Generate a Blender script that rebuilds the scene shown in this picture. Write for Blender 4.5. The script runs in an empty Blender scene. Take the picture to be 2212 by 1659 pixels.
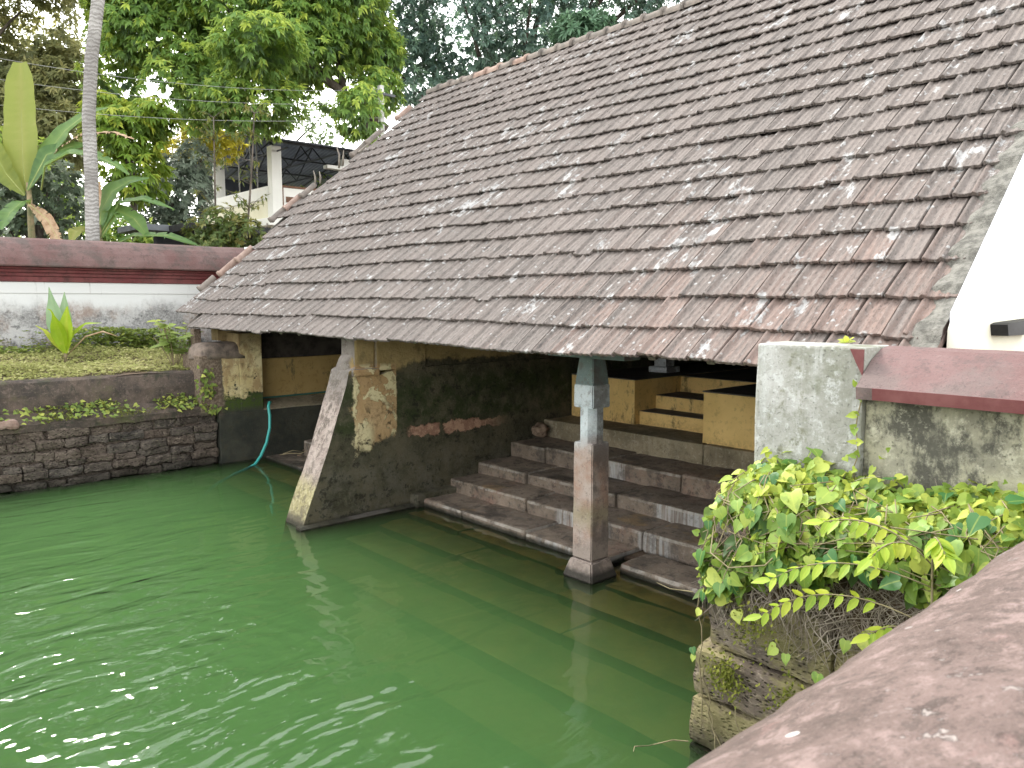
import bpy, bmesh, math, random
import numpy as np
from mathutils import Vector, Matrix, noise as mnoise

random.seed(7)
rng = np.random.default_rng(7)
S = bpy.context.scene
COL = S.collection
R = math.radians

# ------------------------------------------------------------------ camera
cam = bpy.data.cameras.new("camera")
cam.sensor_width = 36.0
cam.lens = 1675 / 2212 * 36
cam.clip_start = 0.05
cam.clip_end = 500
cam.dof.use_dof = True
cam.dof.focus_distance = 7.5
cam.dof.aperture_fstop = 9.0
camo = bpy.data.objects.new("camera", cam)
camo.location = (0, 0, 2.6)
camo.rotation_euler = (R(90 - 6.117), 0, R(-42.209))
COL.objects.link(camo)
S.camera = camo

# ------------------------------------------------------------------ light
SUN_EL, SUN_AZ = 40.0, 2.0        # azimuth measured from +Y towards +X
w = bpy.data.worlds.new("World")
S.world = w
w.use_nodes = True
wn = w.node_tree
wn.nodes.clear()
wo = wn.nodes.new("ShaderNodeOutputWorld")
bg = wn.nodes.new("ShaderNodeBackground")
sky = wn.nodes.new("ShaderNodeTexSky")
sky.sky_type = 'NISHITA'
sky.sun_disc = False
sky.sun_elevation = R(SUN_EL)
sky.sun_rotation = R(SUN_AZ)
sky.dust_density = 0.3
sky.air_density = 2.5
hs = wn.nodes.new("ShaderNodeHueSaturation")   # thin white overcast takes the blue out of the sky
hs.inputs["Saturation"].default_value = 0.10
wn.links.new(sky.outputs[0], hs.inputs["Color"])
wn.links.new(hs.outputs[0], bg.inputs[0])
bg.inputs[1].default_value = 0.15
wn.links.new(bg.outputs[0], wo.inputs[0])

sl = bpy.data.lights.new("sun", 'SUN')
sl.energy = 1.0
sl.angle = R(14)
sl.color = (1.0, 0.955, 0.87)
so = bpy.data.objects.new("sun", sl)
el, az = R(SUN_EL), R(SUN_AZ)
sdir = Vector((math.sin(az) * math.cos(el), math.cos(az) * math.cos(el), math.sin(el)))
so.rotation_euler = (-sdir).to_track_quat('-Z', 'Y').to_euler()
so.location = (0, 0, 30)
COL.objects.link(so)

vs = S.view_settings
vs.view_transform = 'Standard'
vs.look = 'None'
vs.exposure = 2.3
vs.gamma = 1.0
vs.use_curve_mapping = False
cy = S.cycles
cy.max_bounces = 8
cy.diffuse_bounces = 4
cy.glossy_bounces = 3
cy.transmission_bounces = 4
cy.volume_bounces = 3
cy.transparent_max_bounces = 24
cy.caustics_reflective = False
cy.caustics_refractive = False
cy.use_denoising = True


# ------------------------------------------------------------------ material helper
def lin(c):
    c = c / 255.0
    return c / 12.92 if c <= 0.04045 else ((c + 0.055) / 1.055) ** 2.4


class G:
    """Small wrapper that strings shader nodes together."""
    def __init__(s, name, disp=False):
        s.m = bpy.data.materials.new(name)
        s.m.use_nodes = True
        s.t = s.m.node_tree
        s.t.nodes.clear()
        s.out = s.t.nodes.new("ShaderNodeOutputMaterial")
        s._pos = None

    def n(s, kind):
        return s.t.nodes.new(kind)

    def put(s, inp, v):
        if hasattr(v, "is_linked") or isinstance(v, bpy.types.NodeSocket):
            s.t.links.new(v, inp)
        else:
            if inp.type == 'RGBA' and len(v) == 3:
                v = (*v, 1)
            inp.default_value = v

    @property
    def pos(s):
        if s._pos is None:
            s._pos = s.n("ShaderNodeNewGeometry").outputs["Position"]
        return s._pos

    def objc(s):
        return s.n("ShaderNodeTexCoord").outputs["Object"]

    def xyz(s, v=None):
        q = s.n("ShaderNodeSeparateXYZ")
        s.put(q.inputs[0], v or s.pos)
        return q.outputs

    def normal(s):
        return s.n("ShaderNodeNewGeometry").outputs["Normal"]

    def map(s, scale=(1, 1, 1), loc=(0, 0, 0), rot=(0, 0, 0), v=None):
        q = s.n("ShaderNodeMapping")
        s.put(q.inputs["Vector"], v or s.pos)
        q.inputs["Scale"].default_value = scale
        q.inputs["Location"].default_value = loc
        q.inputs["Rotation"].default_value = rot
        return q.outputs[0]

    def noise(s, scale, detail=5, rough=0.6, st=None, loc=(0, 0, 0), v=None, dist=0.0, color=False):
        q = s.n("ShaderNodeTexNoise")
        vec = s.map(st or (1, 1, 1), loc, v=v)
        s.put(q.inputs["Vector"], vec)
        q.inputs["Scale"].default_value = scale
        q.inputs["Detail"].default_value = detail
        q.inputs["Roughness"].default_value = rough
        q.inputs["Distortion"].default_value = dist
        return q.outputs[1 if color else 0]

    def voro(s, scale, st=None, loc=(0, 0, 0), v=None, feature='F1', out=0):
        q = s.n("ShaderNodeTexVoronoi")
        q.feature = feature
        s.put(q.inputs["Vector"], s.map(st or (1, 1, 1), loc, v=v))
        q.inputs["Scale"].default_value = scale
        return q.outputs[out]

    def step(s, v, lo, hi, a=0.0, b=1.0):
        q = s.n("ShaderNodeMapRange")
        q.interpolation_type = 'SMOOTHSTEP'
        s.put(q.inputs[0], v)
        q.inputs[1].default_value = lo
        q.inputs[2].default_value = hi
        q.inputs[3].default_value = a
        q.inputs[4].default_value = b
        return q.outputs[0]

    def op(s, o, a, b=0.0, c=0.0):
        q = s.n("ShaderNodeMath")
        q.operation = o
        s.put(q.inputs[0], a)
        s.put(q.inputs[1], b)
        s.put(q.inputs[2], c)
        return q.outputs[0]

    def mul(s, a, b): return s.op('MULTIPLY', a, b)
    def add(s, a, b): return s.op('ADD', a, b)
    def sub(s, a, b): return s.op('SUBTRACT', a, b)
    def mx(s, a, b): return s.op('MAXIMUM', a, b)
    def inv(s, a): return s.op('SUBTRACT', 1.0, a)

    def mix(s, f, a, b, mode='MIX'):
        q = s.n("ShaderNodeMix")
        q.data_type = 'RGBA'
        q.blend_type = mode
        s.put(q.inputs[0], f)
        s.put(q.inputs[6], a)
        s.put(q.inputs[7], b)
        return q.outputs[2]

    def bump(s, h, strength=0.5, dist=0.01, normal=None):
        q = s.n("ShaderNodeBump")
        q.inputs["Strength"].default_value = strength
        q.inputs["Distance"].default_value = dist
        s.put(q.inputs["Height"], h)
        if normal is not None:
            s.put(q.inputs["Normal"], normal)
        return q.outputs[0]

    def surf(s, color, rough=0.9, bump=None, spec=0.25, metallic=0.0):
        p = s.n("ShaderNodeBsdfPrincipled")
        s.put(p.inputs["Base Color"], color)
        s.put(p.inputs["Roughness"], rough)
        p.inputs["Specular IOR Level"].default_value = spec
        p.inputs["Metallic"].default_value = metallic
        if bump is not None:
            s.put(p.inputs["Normal"], bump)
        s.t.links.new(p.outputs[0], s.out.inputs[0])
        return s.m

    def attr(s, name, out=2):
        q = s.n("ShaderNodeAttribute")
        q.attribute_name = name
        return q.outputs[out]

    def rand(s):
        return s.n("ShaderNodeObjectInfo").outputs["Random"]


# ------------------------------------------------------------------ materials
def m_tile():
    g = G("clay_tile")
    seed = g.op('FRACT', g.add(g.rand(), g.attr("tint")))
    seed2 = g.op('FRACT', g.mul(seed, 17.31))
    x, y, z = g.xyz()
    grey = g.mix(seed, (0.136, 0.119, 0.109), (0.170, 0.146, 0.133))
    red = g.mix(seed2, (0.155, 0.108, 0.092), (0.200, 0.142, 0.121))
    # streaks running down the slope
    st = g.noise(1.0, 6, 0.7, st=(5.0, 55, 5.0))
    st2 = g.noise(1.0, 5, 0.65, st=(2.2, 26, 2.2), loc=(3, 7, 1))
    blot = g.noise(1.1, 4, 0.6, loc=(9, 2, 4))
    # the nearer low rows towards the right-hand wall are redder, less weathered
    near = g.mul(g.step(y, 8.0, 1.5), g.step(z, 4.6, 2.1))
    rf = g.step(g.add(g.add(g.mul(st2, 0.75), g.mul(seed2, 0.24)), g.mul(near, 0.42)), 0.62, 1.10)
    col = g.mix(rf, grey, red)
    # black algae streaks
    blk = g.step(g.add(st, g.mul(blot, 0.25)), 0.66, 0.82)
    col = g.mix(g.mul(blk, 0.75), col, (0.050, 0.047, 0.045))
    fine = g.noise(120, 3, 0.7)
    col = g.mix(g.step(fine, 0.58, 0.75, 0, 0.5), col, (0.21, 0.19, 0.18))
    gr2 = g.noise(42, 6, 0.75, st=(0.6, 1.5, 0.6), loc=(3, 1, 1))
    col = g.mix(g.step(gr2, 0.53, 0.62, 0, 0.6), col, (0.055, 0.050, 0.048))
    col = g.mix(g.step(gr2, 0.44, 0.36, 0, 0.5), col, (0.255, 0.225, 0.21))
    # whitish streaks
    wst = g.step(g.noise(1.0, 5, 0.7, st=(3.0, 48, 3.0), loc=(1, 2.3, 8)), 0.62, 0.78)
    col = g.mix(g.mul(wst, 0.5), col, (0.31, 0.285, 0.27))
    # lichen: clustered white crusts
    zone = g.step(g.noise(1.3, 5, 0.7, st=(0.8, 1.7, 0.8), loc=(2, 0, 5)), 0.44, 0.62)
    li = g.noise(4.6, 9, 0.74, st=(0.85, 1.5, 0.85), loc=(4, 4, 4), dist=0.3)
    li1 = g.step(g.add(li, g.mul(zone, 0.23)), 0.725, 0.80)
    sp = g.voro(13, loc=(1, 6, 2))
    spz = g.noise(3.0, 3, 0.6, loc=(11, 1, 0))
    li2 = g.mul(g.step(sp, 0.22, 0.15), g.step(spz, 0.47, 0.57))
    sp3 = g.mul(g.step(g.voro(40, loc=(3, 1, 9)), 0.20, 0.12), g.step(g.noise(6, 2, loc=(7, 7, 7)), 0.50, 0.62))
    lich = g.mx(g.mx(li1, g.mul(li2, 0.85)), g.mul(sp3, 0.4))
    lc = g.mix(g.noise(30, 3), (0.21, 0.21, 0.205), (0.46, 0.455, 0.45))
    col = g.mix(g.mul(lich, 0.86), col, lc)
    h = g.add(g.add(g.mul(fine, 0.35), g.mul(st, 0.8)), g.mul(lich, 0.6))
    return g.surf(col, 0.93, g.bump(h, 0.5, 0.006), 0.2)


def m_cement(name, base, dark, light, streak=1.0, mould=0.0, mouldcol=(0.05, 0.052, 0.045), green=0.0, scale=1.0, peel=None):
    """Weathered plaster: base with blotches, vertical streaks, mould."""
    g = G(name)
    b = g.noise(1.6 * scale, 6, 0.65)
    f = g.noise(22 * scale, 5, 0.7, loc=(3, 3, 3))
    col = g.mix(g.step(b, 0.35, 0.65), dark, base)
    col = g.mix(g.step(f, 0.52, 0.72, 0, 0.6), col, light)
    vs_ = g.noise(1.0, 6, 0.65, st=(7 * scale, 7 * scale, 0.7), loc=(5, 1, 0))
    col = g.mix(g.mul(g.step(vs_, 0.5, 0.75), 0.6 * streak), col, light)
    vd = g.noise(1.0, 6, 0.65, st=(9 * scale, 9 * scale, 0.9), loc=(1, 8, 2))
    col = g.mix(g.mul(g.step(vd, 0.54, 0.74), 0.65 * streak), col, dark)
    if mould > 0:
        mm = g.noise(2.1 * scale, 9, 0.74, st=(1, 1, 0.7), loc=(8, 2, 2))
        mk = g.step(mm, 0.62 - 0.22 * mould, 0.68 - 0.18 * mould)
        col = g.mix(g.mul(mk, 0.9), col, mouldcol)
    if green > 0:
        gg = g.step(g.noise(1.3, 6, 0.7, loc=(2, 9, 1)), 0.62 - 0.2 * green, 0.78 - 0.2 * green)
        col = g.mix(g.mul(gg, 0.7), col, (0.075, 0.085, 0.03))
    mid = g.noise(6.0 * scale, 10, 0.78, loc=(6, 6, 2))
    col = g.mix(g.step(mid, 0.53, 0.60, 0, 0.45), col, dark)
    col = g.mix(g.step(mid, 0.45, 0.38, 0, 0.40), col, light)
    pit = g.step(g.noise(48 * scale, 5, 0.7, loc=(2, 8, 8)), 0.60, 0.66)
    col = g.mix(g.mul(pit, 0.55), col, (dark[0] * .45, dark[1] * .45, dark[2] * .45))
    h = g.add(g.add(g.mul(f, 0.6), g.mul(g.noise(80, 3), 0.4)), g.sub(g.mul(mid, 1.2), g.mul(pit, 0.5)))
    return g.surf(col, 0.92, g.bump(h, 0.7, 0.012), 0.2)


def m_simple(name, a, b, scale=8, rough=0.8, bump=0.4, spec=0.25, st=None, dist=0.008, lo=0.35, hi=0.65):
    g = G(name)
    f = g.noise(scale, 6, 0.65, st=st)
    f2 = g.noise(scale * 6, 4, 0.65, st=st)
    col = g.mix(g.step(f, lo, hi), a, b)
    col = g.mix(g.step(f2, 0.4, 0.75, 0, 0.35), col, b)
    return g.surf(col, rough, g.bump(g.add(f, g.mul(f2, 0.5)), bump, dist), spec)


def m_stone_step():
    g = G("step_stone")
    x, y, z = g.xyz()
    nz = g.xyz(g.normal())[2]
    riser = g.step(nz, 0.7, 0.3)
    b = g.noise(2.2, 6, 0.65)
    f = g.noise(26, 5, 0.72, loc=(1, 2, 3))
    col = g.mix(g.step(b, 0.3, 0.7), (0.150, 0.116, 0.088), (0.300, 0.236, 0.180))
    pk = g.step(g.noise(1.3, 5, 0.65, loc=(6, 1, 2)), 0.52, 0.66)
    col = g.mix(g.mul(pk, 0.75), col, (0.26, 0.160, 0.120))
    col = g.mix(g.mul(g.rand(), 0.45), col, (0.135, 0.108, 0.088))
    mid = g.noise(8, 10, 0.78, loc=(4, 2, 9))
    col = g.mix(g.step(mid, 0.52, 0.60, 0, 0.6), col, (0.045, 0.038, 0.032))
    col = g.mix(g.step(mid, 0.44, 0.36, 0, 0.5), col, (0.29, 0.245, 0.205))
    col = g.mix(g.step(f, 0.5, 0.72, 0, 0.55), col, (0.21, 0.195, 0.175))
    och = g.step(g.noise(1.6, 4, 0.6, loc=(2, 5, 8)), 0.62, 0.70)
    col = g.mix(g.mul(g.mul(och, g.step(nz, 0.6, 0.9)), 0.7), col, (0.30, 0.205, 0.105))
    wet = g.step(g.noise(1.7, 5, 0.6, st=(1, 0.6, 1), loc=(0, 3, 5)), 0.58, 0.63)
    col = g.mix(g.mul(g.mul(wet, g.step(nz, 0.6, 0.9)), 0.7), col, (0.035, 0.032, 0.028))
    # lime streaks washed down the risers
    zone = g.step(g.noise(0.75, 3, 0.5, st=(1, 1, 0.2), loc=(3, 1.2, 0)), 0.47, 0.53)
    stk = g.noise(1.0, 5, 0.7, st=(0.6, 24, 1.1), loc=(0, 0, 3))
    ws = g.mul(g.mul(g.mul(zone, riser), g.step(y, 6.75, 6.45)), g.step(stk, 0.36, 0.62))
    col = g.mix(g.mul(ws, 0.85), col, (0.44, 0.44, 0.43))
    lip = g.mul(g.step(nz, 0.97, 0.80), g.step(nz, 0.12, 0.40))
    edge = g.mul(g.mul(lip, g.step(g.noise(4.5, 6, 0.7), 0.40, 0.56)), 0.85)
    col = g.mix(edge, col, (0.40, 0.37, 0.325))
    drk = g.step(g.noise(3.0, 7, 0.74, loc=(8, 2, 2)), 0.50, 0.62)
    col = g.mix(g.mul(drk, 0.6), col, (0.070, 0.061, 0.052))
    # green-black band at the waterline
    wl = g.step(g.add(z, g.mul(g.noise(9, 5), 0.05)), 0.085, 0.04)
    col = g.mix(g.mul(wl, 0.92), col, (0.016, 0.017, 0.011))
    sub = g.step(z, 0.0, -0.03)
    bb = g.mix(g.step(g.noise(2.0, 5, 0.65), 0.35, 0.65), (0.20, 0.125, 0.04), (0.40, 0.255, 0.075))
    bb = g.mix(g.mul(g.step(nz, 0.75, 0.35), 0.9), bb, (0.02, 0.022, 0.010))
    col = g.mix(sub, col, bb)
    rg = g.step(wet, 0, 1, 0.9, 0.55)
    h = g.add(g.mul(f, 0.7), g.mul(mid, 1.6))
    return g.surf(col, rg, g.bump(h, 0.9, 0.016), 0.3)


def m_pillar():
    g = G("pillar_stone")
    x, y, z = g.xyz()
    nx = g.xyz(g.normal())[0]
    jz = g.add(z, g.mul(g.sub(g.noise(3.0, 5), 0.5), 0.35))
    f = g.noise(34, 5, 0.72)
    b = g.noise(4, 5, 0.65, loc=(2, 2, 2))
    pink = g.mix(g.step(b, 0.35, 0.65), (0.33, 0.215, 0.165), (0.40, 0.325, 0.285))
    ochre = g.mix(g.step(b, 0.35, 0.65), (0.25, 0.205, 0.135), (0.33, 0.275, 0.20))
    col = g.mix(g.mul(g.step(jz, 0.80, 0.60), g.step(jz, 0.42, 0.58)), pink, ochre)
    low = g.step(jz, 0.45, 0.30)
    col = g.mix(low, col, g.mix(b, (0.27, 0.215, 0.185), (0.36, 0.30, 0.26)))
    # faded blue-white limewash above
    blue = g.mix(g.step(b, 0.3, 0.7), (0.42, 0.47, 0.50), (0.56, 0.60, 0.62))
    col = g.mix(g.step(jz, 1.15, 1.42), col, blue)
    green = g.mix(b, (0.075, 0.115, 0.110), (0.14, 0.185, 0.175))
    col = g.mix(g.mul(g.step(g.add(z, g.mul(b, 0.03)), 1.835, 1.85), 0.9), col, green)
    col = g.mix(g.step(f, 0.56, 0.72, 0, 0.4), col, (0.52, 0.48, 0.45))
    mid = g.noise(11, 10, 0.78, loc=(4, 2, 9))
    col = g.mix(g.step(mid, 0.52, 0.60, 0, 0.45), col, (0.13, 0.10, 0.085))
    pit = g.step(g.noise(70, 4, 0.7), 0.60, 0.66)
    col = g.mix(g.mul(pit, 0.5), col, (0.10, 0.08, 0.07))
    drk = g.step(g.noise(5, 6, 0.7, loc=(4, 7, 1)), 0.58, 0.70)
    col = g.mix(g.mul(drk, 0.55), col, (0.10, 0.085, 0.078))
    # side facing the gable: grey stains, and its shade painted into the colour
    side = g.step(g.xyz(g.normal())[1], -0.5, -0.8)
    gl = g.mul(side, g.step(g.noise(3.2, 5, 0.65, loc=(1, 1, 7)), 0.38, 0.58))
    col = g.mix(g.mul(gl, 0.72), col, (0.115, 0.098, 0.092))
    wl = g.step(g.add(z, g.mul(f, 0.04)), 0.13, 0.06)
    col = g.mix(g.mul(wl, 0.9), col, (0.028, 0.027, 0.022))
    return g.surf(col, 0.9, g.bump(g.add(f, g.mul(mid, 1.4)), 0.8, 0.012), 0.25)


def m_buttress():
    """Cross wall: moss-black damp plaster, the sloping front painted paler for the light on it, ochre paint left in patches."""
    g = G("cross_wall_plaster")
    x, y, z = g.xyz()
    nn = g.xyz(g.normal())
    f = g.noise(28, 5, 0.72)
    b = g.noise(2.4, 6, 0.65)
    b2 = g.noise(5.0, 6, 0.7, loc=(7, 3, 1))
    jag = g.mul(g.sub(g.noise(7.0, 7, 0.7, loc=(1, 9, 4)), 0.5), 0.30)
    jx = g.add(x, jag)
    jz = g.add(z, jag)
    damp = g.mix(g.step(b, 0.35, 0.65), (0.046, 0.044, 0.027), (0.100, 0.088, 0.057))
    damp = g.mix(g.step(f, 0.5, 0.7, 0, 0.6), damp, (0.105, 0.098, 0.072))
    lowf = g.mul(g.step(z, 0.85, 0.5), g.step(b2, 0.42, 0.62))
    damp = g.mix(g.mul(lowf, 0.65), damp, (0.115, 0.107, 0.082))
    grn = g.mul(g.step(z, 0.9, 1.1), g.step(z, 1.75, 1.55))
    damp = g.mix(g.mul(grn, g.step(b2, 0.35, 0.6)), damp, (0.032, 0.042, 0.016))
    mid = g.noise(9, 10, 0.78, loc=(4, 2, 9))
    pit = g.step(g.noise(55, 4, 0.7, loc=(1, 1, 3)), 0.58, 0.65)
    damp = g.mix(g.step(mid, 0.45, 0.36, 0, 0.55), damp, (0.125, 0.112, 0.078))
    damp = g.mix(g.step(mid, 0.53, 0.60, 0, 0.7), damp, (0.013, 0.014, 0.010))
    col = damp
    # ochre upper wall
    och = g.mix(g.step(b, 0.3, 0.7), (0.26, 0.19, 0.085), (0.36, 0.27, 0.13))
    up = g.step(g.add(jz, g.mul(g.step(x, 5.35, 5.9), -0.04)), 1.78, 1.84)
    upl = g.mul(g.step(z, 1.70, 1.80), g.step(jx, 5.50, 5.42))
    col = g.mix(g.mx(up, upl), col, g.mix(g.mul(g.step(b2, 0.5, 0.65), 0.5), och, (0.10, 0.08, 0.045)))
    # bare patch next to the buttress: buff render with cream flakes
    pm = g.mul(g.mul(g.step(jx, 4.73, 4.77), g.step(g.add(x, g.mul(jag, 0.25)), 5.375, 5.355)), g.mul(g.step(g.add(jz, g.mul(g.sub(x, 4.8), -0.42)), 0.72, 0.78), g.step(z, 1.86, 1.80)))
    buff = g.mix(g.step(b, 0.35, 0.7), (0.36, 0.235, 0.115), (0.45, 0.315, 0.17))
    cre = g.step(g.noise(4.6, 5, 0.6, loc=(3, 0, 1), dist=0.7), 0.535, 0.55)
    lowc = g.mx(cre, g.mul(g.step(z, 1.22, 1.0), g.step(x, 5.08, 4.95)))
    buff = g.mix(g.mul(lowc, 0.95), buff, (0.60, 0.53, 0.32))
    hole = g.mul(g.step(g.noise(7.0, 8, 0.75, loc=(2, 7, 7)), 0.54, 0.58), g.step(z, 1.42, 1.15))
    buff = g.mix(g.mul(hole, 0.92), buff, (0.055, 0.048, 0.034))
    buff = g.mix(g.step(mid, 0.52, 0.60, 0, 0.55), buff, (0.17, 0.115, 0.06))
    col = g.mix(pm, col, buff)
    # pinkish band where the render has dropped off
    bandw = g.step(g.add(g.op('ABSOLUTE', g.sub(g.add(z, g.mul(jag, 0.7)), 0.945)), g.mul(g.sub(g.noise(2.6, 5, 0.7, loc=(4, 1, 1)), 0.5), 0.16)), 0.078, 0.060)
    bm = g.mul(bandw, g.mul(g.step(jx, 5.50, 5.58), g.step(x, 7.3, 6.6)))
    gap = g.step(g.op('ABSOLUTE', g.sub(jx, 6.05)), 0.02, 0.05)
    col = g.mix(g.mul(g.mul(bm, gap), 0.95), col, g.mix(g.step(mid, 0.42, 0.58), (0.46, 0.29, 0.20), (0.27, 0.15, 0.105)))
    # sloping front: pinkish and yellow plaster, its stronger light painted in as well
    fr = g.mul(g.step(nn[0], -0.55, -0.80), g.step(x, 5.2, 5.0))
    pale = g.mix(g.step(b2, 0.35, 0.6), (0.27, 0.215, 0.19), (0.36, 0.30, 0.265))
    yel = g.mix(g.step(f, 0.4, 0.65), (0.27, 0.235, 0.12), (0.42, 0.375, 0.22))
    front = g.mix(g.step(jz, 0.62, 0.38), pale, yel)
    topd = g.mul(g.step(jz, 1.25, 1.7), 0.75)
    dsp = g.step(g.noise(13, 6, 0.72, st=(1, 1, 0.55), loc=(5, 5, 1)), 0.50, 0.60)
    front = g.mix(g.mul(dsp, g.step(z, 0.55, 0.95, 0.12, 0.85)), front, (0.12, 0.098, 0.085))
    front = g.mix(topd, front, (0.17, 0.155, 0.14))
    front = g.mix(g.step(mid, 0.50, 0.58, 0, 0.65), front, (0.10, 0.082, 0.066))
    front = g.mix(g.mul(pit, 0.6), front, (0.07, 0.06, 0.05))
    front = g.mix(g.step(f, 0.60, 0.72, 0, 0.55), front, (0.50, 0.46, 0.41))
    front = g.mix(g.mul(g.step(jz, 0.16, 0.05), 0.8), front, (0.07, 0.06, 0.05))
    col = g.mix(fr, col, front)
    # cap and ledge tops: grey lichen
    tp = g.mul(g.step(nn[2], 0.35, 0.7), g.step(x, 5.25, 5.15))
    col = g.mix(g.mul(tp, g.step(x, 4.55, 4.7)), col, g.mix(f, (0.15, 0.135, 0.12), (0.34, 0.30, 0.27)))
    wl = g.step(z, 0.07, 0.02)
    col = g.mix(g.mul(wl, 0.7), col, (0.02, 0.02, 0.015))
    hh = g.add(g.add(g.mul(f, 0.8), g.mul(mid, 1.5)), g.add(g.mul(g.mul(pm, lowc), 1.3), g.mul(g.mul(pm, hole), -1.5)))
    hh = g.add(hh, g.mul(g.mul(bm, gap), -1.2))
    return g.surf(col, 0.92, g.bump(hh, 0.9, 0.016), 0.2)


def m_endwall():
    g = G("end_wall_plaster")
    x, y, z = g.xyz()
    f = g.noise(28, 5, 0.72)
    b = g.noise(2.4, 6, 0.65)
    jag = g.mul(g.sub(g.noise(6.0, 7, 0.72, loc=(1, 9, 4)), 0.5), 0.55)
    jz = g.add(z, jag)
    damp = g.mix(g.step(b, 0.35, 0.65), (0.028, 0.031, 0.026), (0.055, 0.055, 0.043))
    cre = g.mix(g.step(b, 0.35, 0.65), (0.50, 0.40, 0.20), (0.60, 0.52, 0.31))
    brn = g.mul(g.step(g.noise(3.3, 6, 0.7, st=(1, 1, 0.5), loc=(4, 4, 1)), 0.50, 0.62), 0.8)
    cre = g.mix(brn, cre, (0.30, 0.20, 0.10))
    topb = g.step(jz, 1.70, 1.95)
    cre = g.mix(g.mul(topb, 0.75), cre, (0.13, 0.088, 0.04))
    m = g.mul(g.step(g.add(jz, g.mul(g.sub(x, 5.2), -0.25)), 1.02, 1.05), g.step(g.add(x, g.mul(jag, 0.25)), 4.84, 4.87))
    spots = g.mul(g.step(g.noise(9, 4, 0.6, loc=(0, 2, 2)), 0.63, 0.65), g.step(z, 1.75, 1.45))
    m = g.mul(m, g.inv(spots))
    col = g.mix(m, damp, cre)
    mid = g.noise(9, 10, 0.78, loc=(4, 2, 9))
    blot = g.mul(g.step(g.noise(5.5, 9, 0.78, loc=(6, 1, 3)), 0.56, 0.60), g.step(z, 1.55, 1.05))
    col = g.mix(g.mul(blot, 0.9), col, (0.04, 0.042, 0.03))
    col = g.mix(g.step(mid, 0.53, 0.60, 0, 0.5), col, (0.06, 0.05, 0.032))
    gr = g.mul(g.mul(g.step(jz, 1.12, 1.0), g.step(z, 0.80, 0.9)), g.step(f, 0.35, 0.55))
    col = g.mix(g.mul(gr, 0.85), col, (0.055, 0.085, 0.014))
    lf = g.step(g.add(x, g.mul(jag, 0.4)), 4.88, 4.80)
    ltx = g.mix(g.step(f, 0.4, 0.65), (0.105, 0.075, 0.055), (0.22, 0.175, 0.135))
    col = g.mix(g.mul(lf, g.step(z, 0.7, 0.95)), col, ltx)
    return g.surf(col, 0.92, g.bump(g.add(g.add(g.mul(f, 0.6), g.mul(mid, 1.4)), g.mul(m, 0.8)), 0.9, 0.014), 0.2)


def m_ochre(name="ochre_paint", k=1.0):
    g = G(name)
    f = g.noise(22, 5, 0.7)
    b = g.noise(1.5, 5, 0.6)
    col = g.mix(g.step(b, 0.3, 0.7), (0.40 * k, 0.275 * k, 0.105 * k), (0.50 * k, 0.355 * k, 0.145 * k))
    md = g.step(g.noise(3.4, 9, 0.78, st=(1, 1, 0.45), loc=(3, 5, 2)), 0.54, 0.63)
    mid = g.noise(12, 9, 0.78, loc=(1, 1, 6))
    col = g.mix(g.step(mid, 0.52, 0.62, 0, 0.4), col, (0.20 * k, 0.13 * k, 0.05 * k))
    col = g.mix(g.mul(md, 0.75), col, (0.085, 0.082, 0.05))
    z = g.xyz()[2]
    foot = g.mul(g.step(z, 1.02, 0.88), g.step(f, 0.38, 0.6))
    col = g.mix(g.mul(foot, 0.35), col, (0.15, 0.10, 0.04))
    return g.surf(col, 0.85, g.bump(f, 0.3, 0.004), 0.25)


def m_laterite(name, wet=True, k=1.0, mossy=0.0):
    g = G(name)
    x, y, z = g.xyz()
    v = g.noise(26, 6, 0.75, st=(0.6, 0.6, 1.6))
    b = g.noise(3.2, 5, 0.65)
    pores = g.voro(34, st=(0.75, 0.75, 1.3))
    a, c = (0.042 * k, 0.038 * k, 0.034 * k), (0.112 * k, 0.097 * k, 0.083 * k)
    col = g.mix(g.step(b, 0.3, 0.7), a, c)
    col = g.mix(g.mul(g.rand(), 0.5), col, (0.125 * k, 0.090 * k, 0.068 * k))
    col = g.mix(g.step(v, 0.5, 0.7, 0, 0.75), col, (0.25 * k, 0.205 * k, 0.165 * k))
    col = g.mix(g.step(pores, 0.30, 0.12, 0, 0.8), col, (0.022, 0.018, 0.015))
    if mossy:
        mo = g.step(g.noise(2.3, 6, 0.7, loc=(3, 3, 6)), 0.60 - 0.25 * mossy, 0.70 - 0.2 * mossy)
        col = g.mix(g.mul(mo, 0.8), col, g.mix(v, (0.16, 0.14, 0.06), (0.34, 0.30, 0.15)))
    if wet:
        wl = g.step(g.add(z, g.mul(b, 0.06)), 0.26, 0.05)
        col = g.mix(g.mul(wl, 0.7), col, (0.022, 0.022, 0.018))
    h = g.add(g.mul(v, 0.9), g.mul(g.step(pores, 0.1, 0.4), 0.8))
    return g.surf(col, 0.95, g.bump(h, 0.95, 0.02), 0.15)


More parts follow.
